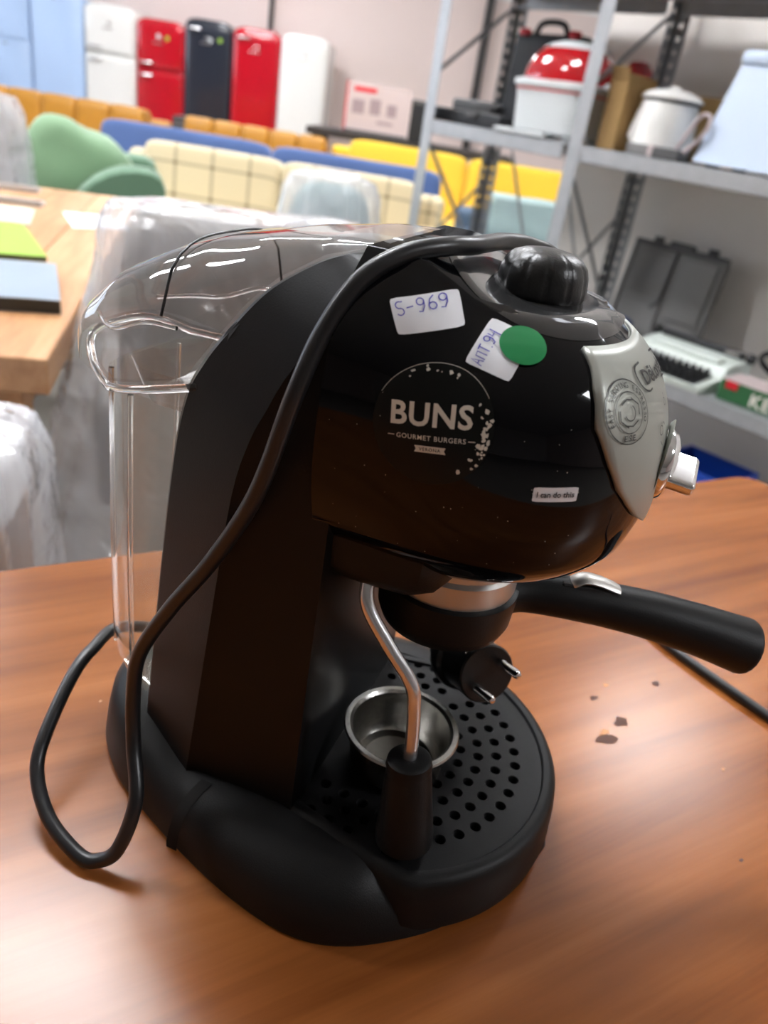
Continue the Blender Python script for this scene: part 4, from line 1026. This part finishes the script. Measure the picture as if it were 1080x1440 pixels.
# enamel pot
t = onrack('enamel_pot', 'white enamel coffee pot with a dark-rimmed lid on the middle shelf', 'pot', .872, .145, Z1)
lathe('body', [(.088, 0), (.092, .004), (.092, .03), (.0885, .08), (.082, .135), (.079, .145)], M['fr_white'], t, seg=44); lathe('rim', [(.0795, .143), (.083, .146), (.083, .151), (.078, .152)], M['greyp2'], t, seg=44)
lathe('lid', [(.088, .151), (.090, .155), (.078, .166), (.052, .176), (.020, .181), (.016, .185), (.010, .188), (.001, .189)], M['fr_white'], t, seg=44)
lathe('base_band', [(.0925, .0), (.0932, .002), (.0930, .028), (.0922, .03)], M['greyp'], t, seg=44)
rbox('spout', (.03, .03, .09), (-.087, -.01, .08), M['fr_white'], t, .012, 3, ry=R(14))
# small transformer with cable loop
t = onrack('power_adapter', 'small dark adapter with a white looped cable in front of the enamel pot', 'adapter', .975, .03, Z1)
rbox('block', (.085, .04, .028), (0, 0, .014), M['greyp2'], t, .005); rbox('plug_end', (.02, .03, .03), (-.05, 0, .016), M['cardw'], t, .004)
tube('cable_loop', catmull([(.02, 0, .028), (.04, 0, .07), (.065, 0, .115), (.09, 0, .12), (.095, 0, .09), (.07, 0, .05), (.045, 0, .025)], 6), .0055, M['cardw'], t, 8)
# tall cool white appliance
t = onrack('mini_fridge', 'tall cool-white appliance with a top rim at the end of the middle shelf', 'appliance', 1.20, .16, Z1)
loft('body', [[(sx * (.155 - z * .18), sy * (.12 - z * .12), z) for sx, sy in ((-1, -1), (1, -1), (1, 1), (-1, 1))] for z in (.008, .25)], M['bluewhite'], t, smooth=20)
rbox('lid', (.23, .20, .035), (0, 0, .265), M['bluewhite'], t, .012, 3); rbox('lid_grip', (.1, .01, .012), (.05, -.103, .256), M['white_pl'], t, .003)
for sx in (-1, 1):
    for sy in (-1, 1): rbox('foot', (.03, .03, .01), (sx * .11, sy * .08, .005), M['blackp'], t, .003)
# grey open tool case leaning on the wall
t = onrack('tool_case', 'grey moulded tool case shell leaning against the wall on the lower shelf', 'tool case', .93, .355, Z2)
tl_ = R(-10)
sh_ = rbox('shell', (.33, .05, .30), (.0, 0, .17), M['greyp'], t, .018, 3, rx=tl_, ry=R(0))
for (x, z, w, h) in ((-.075, .06, .14, .13), (.09, .03, .12, .20), (-.07, -.08, .15, .1), (.10, -.11, .08, .05)):
    rbox('pocket', (w, .012, h), (x, -.026, z), M['greyp'], sh_, .012, 3)
tube('divider', [(-.005, -.03, .14), (-.005, -.032, -.02), (-.03, -.03, -.05)], .006, M['greyp2'], sh_, 8)
rbox('rim', (.345, .018, .018), (0, -.022, .148), M['greyp2'], sh_, .006); rbox('grip', (.09, .03, .03), (.0, -.02, .155), M['greyp2'], sh_, .008)
for sx in (-1, 1): rbox('latch', (.035, .012, .02), (sx * .1, -.005, .165), M['greyp2'], sh_, .004); rbox('side_rim', (.016, .018, .29), (sx * .164, -.022, 0), M['greyp'], sh_, .006)
# dark bag
t = onrack('bag', 'crumpled navy and black bag in front of the grey tool case', 'bag', .85, .115, Z2)
cushion('sack', (.24, .14, .10), (0, 0, .05), M['blackp'], t, .5, wr=.05); cushion('flap', (.2, .12, .05), (.01, .01, .095), mat('navy_cloth', (34, 48, 82), .8), t, .6, wr=.04)
for k in range(3): tube('strap', [(-.09 + k * .02, -.075, .02), (-.09 + k * .02, -.08, .06), (-.08 + k * .02, -.03, .115)], .004, M['greyp'], t, 6)
# typewriter
t = onrack('typewriter', 'pale green-white portable typewriter with black keys on the lower shelf', 'typewriter', 1.150, .165, Z2)
loft('housing', [[(x, y, z) for y, z in ((-.165, .0), (-.17, .018), (-.05, .032), (-.03, .062), (.10, .075), (.13, .06), (.13, 0))] for x in (-.155, -.15, .15, .155)], M['typew'], t, smooth=30)
rbox('key_well', (.27, .104, .006), (-.005, -.108, .0285), M['blackp'], t, .002, rx=R(8))
kb = bmesh.new(); bmesh.ops.create_cone(kb, cap_ends=True, segments=8, radius1=.0088, radius2=.0075, depth=.014); kme = bpy.data.meshes.new('key'); kb.to_mesh(kme); kb.free(); kme.materials.append(M['blackp']); finish(kme)
for r_ in range(4):
    for k in range(11): o = link('key', kme, None, t); o.location = (-.122 + .0225 * k + .006 * r_ - .005, -.147 + .0255 * r_, .036 + r_ * .004)
rbox('type_cover', (.24, .05, .02), (0, .0, .07), M['typew'], t, .008, 3); lathe('roller', [(.012, -.14), (.012, .14)], M['blackp'], t, (0, .09, .085), (1, 0, 0), 16)
for sx in (-1, 1): lathe('roller_knob', [(.015, -.01), (.016, .01)], M['blackp'], t, (sx * .163, .09, .085), (1, 0, 0), 16)
rbox('carriage_lever', (.05, .01, .01), (.12, .05, .092), M['steel'], t, .003)
# green carton
t = onrack('carton', 'green carton with large cream lettering and a red emblem on the lower shelf', 'box', 1.517, .10, Z2)
rbox('box', (.36, .12, .058), (0, 0, .029), M['greenbox'], t, .002); rbox('white_top', (.355, .118, .003), (0, 0, .0585), M['cardw'], t, .001)
rbox('red_emblem', (.036, .003, .022), (-.145, -.061, .047), M['red'], t, .004)
V_, F_ = text_mesh('KEFIR', .050, .0014, 1.15); mk('lettering', [(p.x - .015, -.0608, p.y + .024) for p in V_], F_, M['cream_print'], t, 0)
# cable coil on the carton
cc = tube('cable_coil', [rk(1.45 + .085 * math.cos(R(a)), .19 + .02 * math.sin(R(a * 2)), Z2 + .062 + .045 + .04 * math.sin(R(a))) for a in range(0, 361, 12)], .008, M['rubber'], None, 10)
tag(cc, 'black cable coil standing behind the green carton', 'cable')
bp_ = onrack('iron', 'grey appliance half hidden behind the green carton', 'appliance', 1.60, .30, Z2); cushion('shell', (.2, .14, .10), (0, 0, .05), M['greyp'], bp_, .4); rbox('blue_panel', (.06, .01, .05), (.0, -.072, .05), M['bluewhite'], bp_, .003)
# blue crate on the floor shelf
t = onrack('crate', 'blue plastic crate on the bottom shelf', 'crate', 1.33, .19, .1215)
for (sx, sy, w, d) in ((0, -.1, .24, .012), (0, .1, .24, .012), (-.115, 0, .012, .2), (.115, 0, .012, .2)): rbox('side', (w, d, .12), (sx, sy, .06), M['bluepl'], t, .003)
rbox('bottom', (.24, .2, .008), (0, 0, .004), M['bluepl'], t, .002)
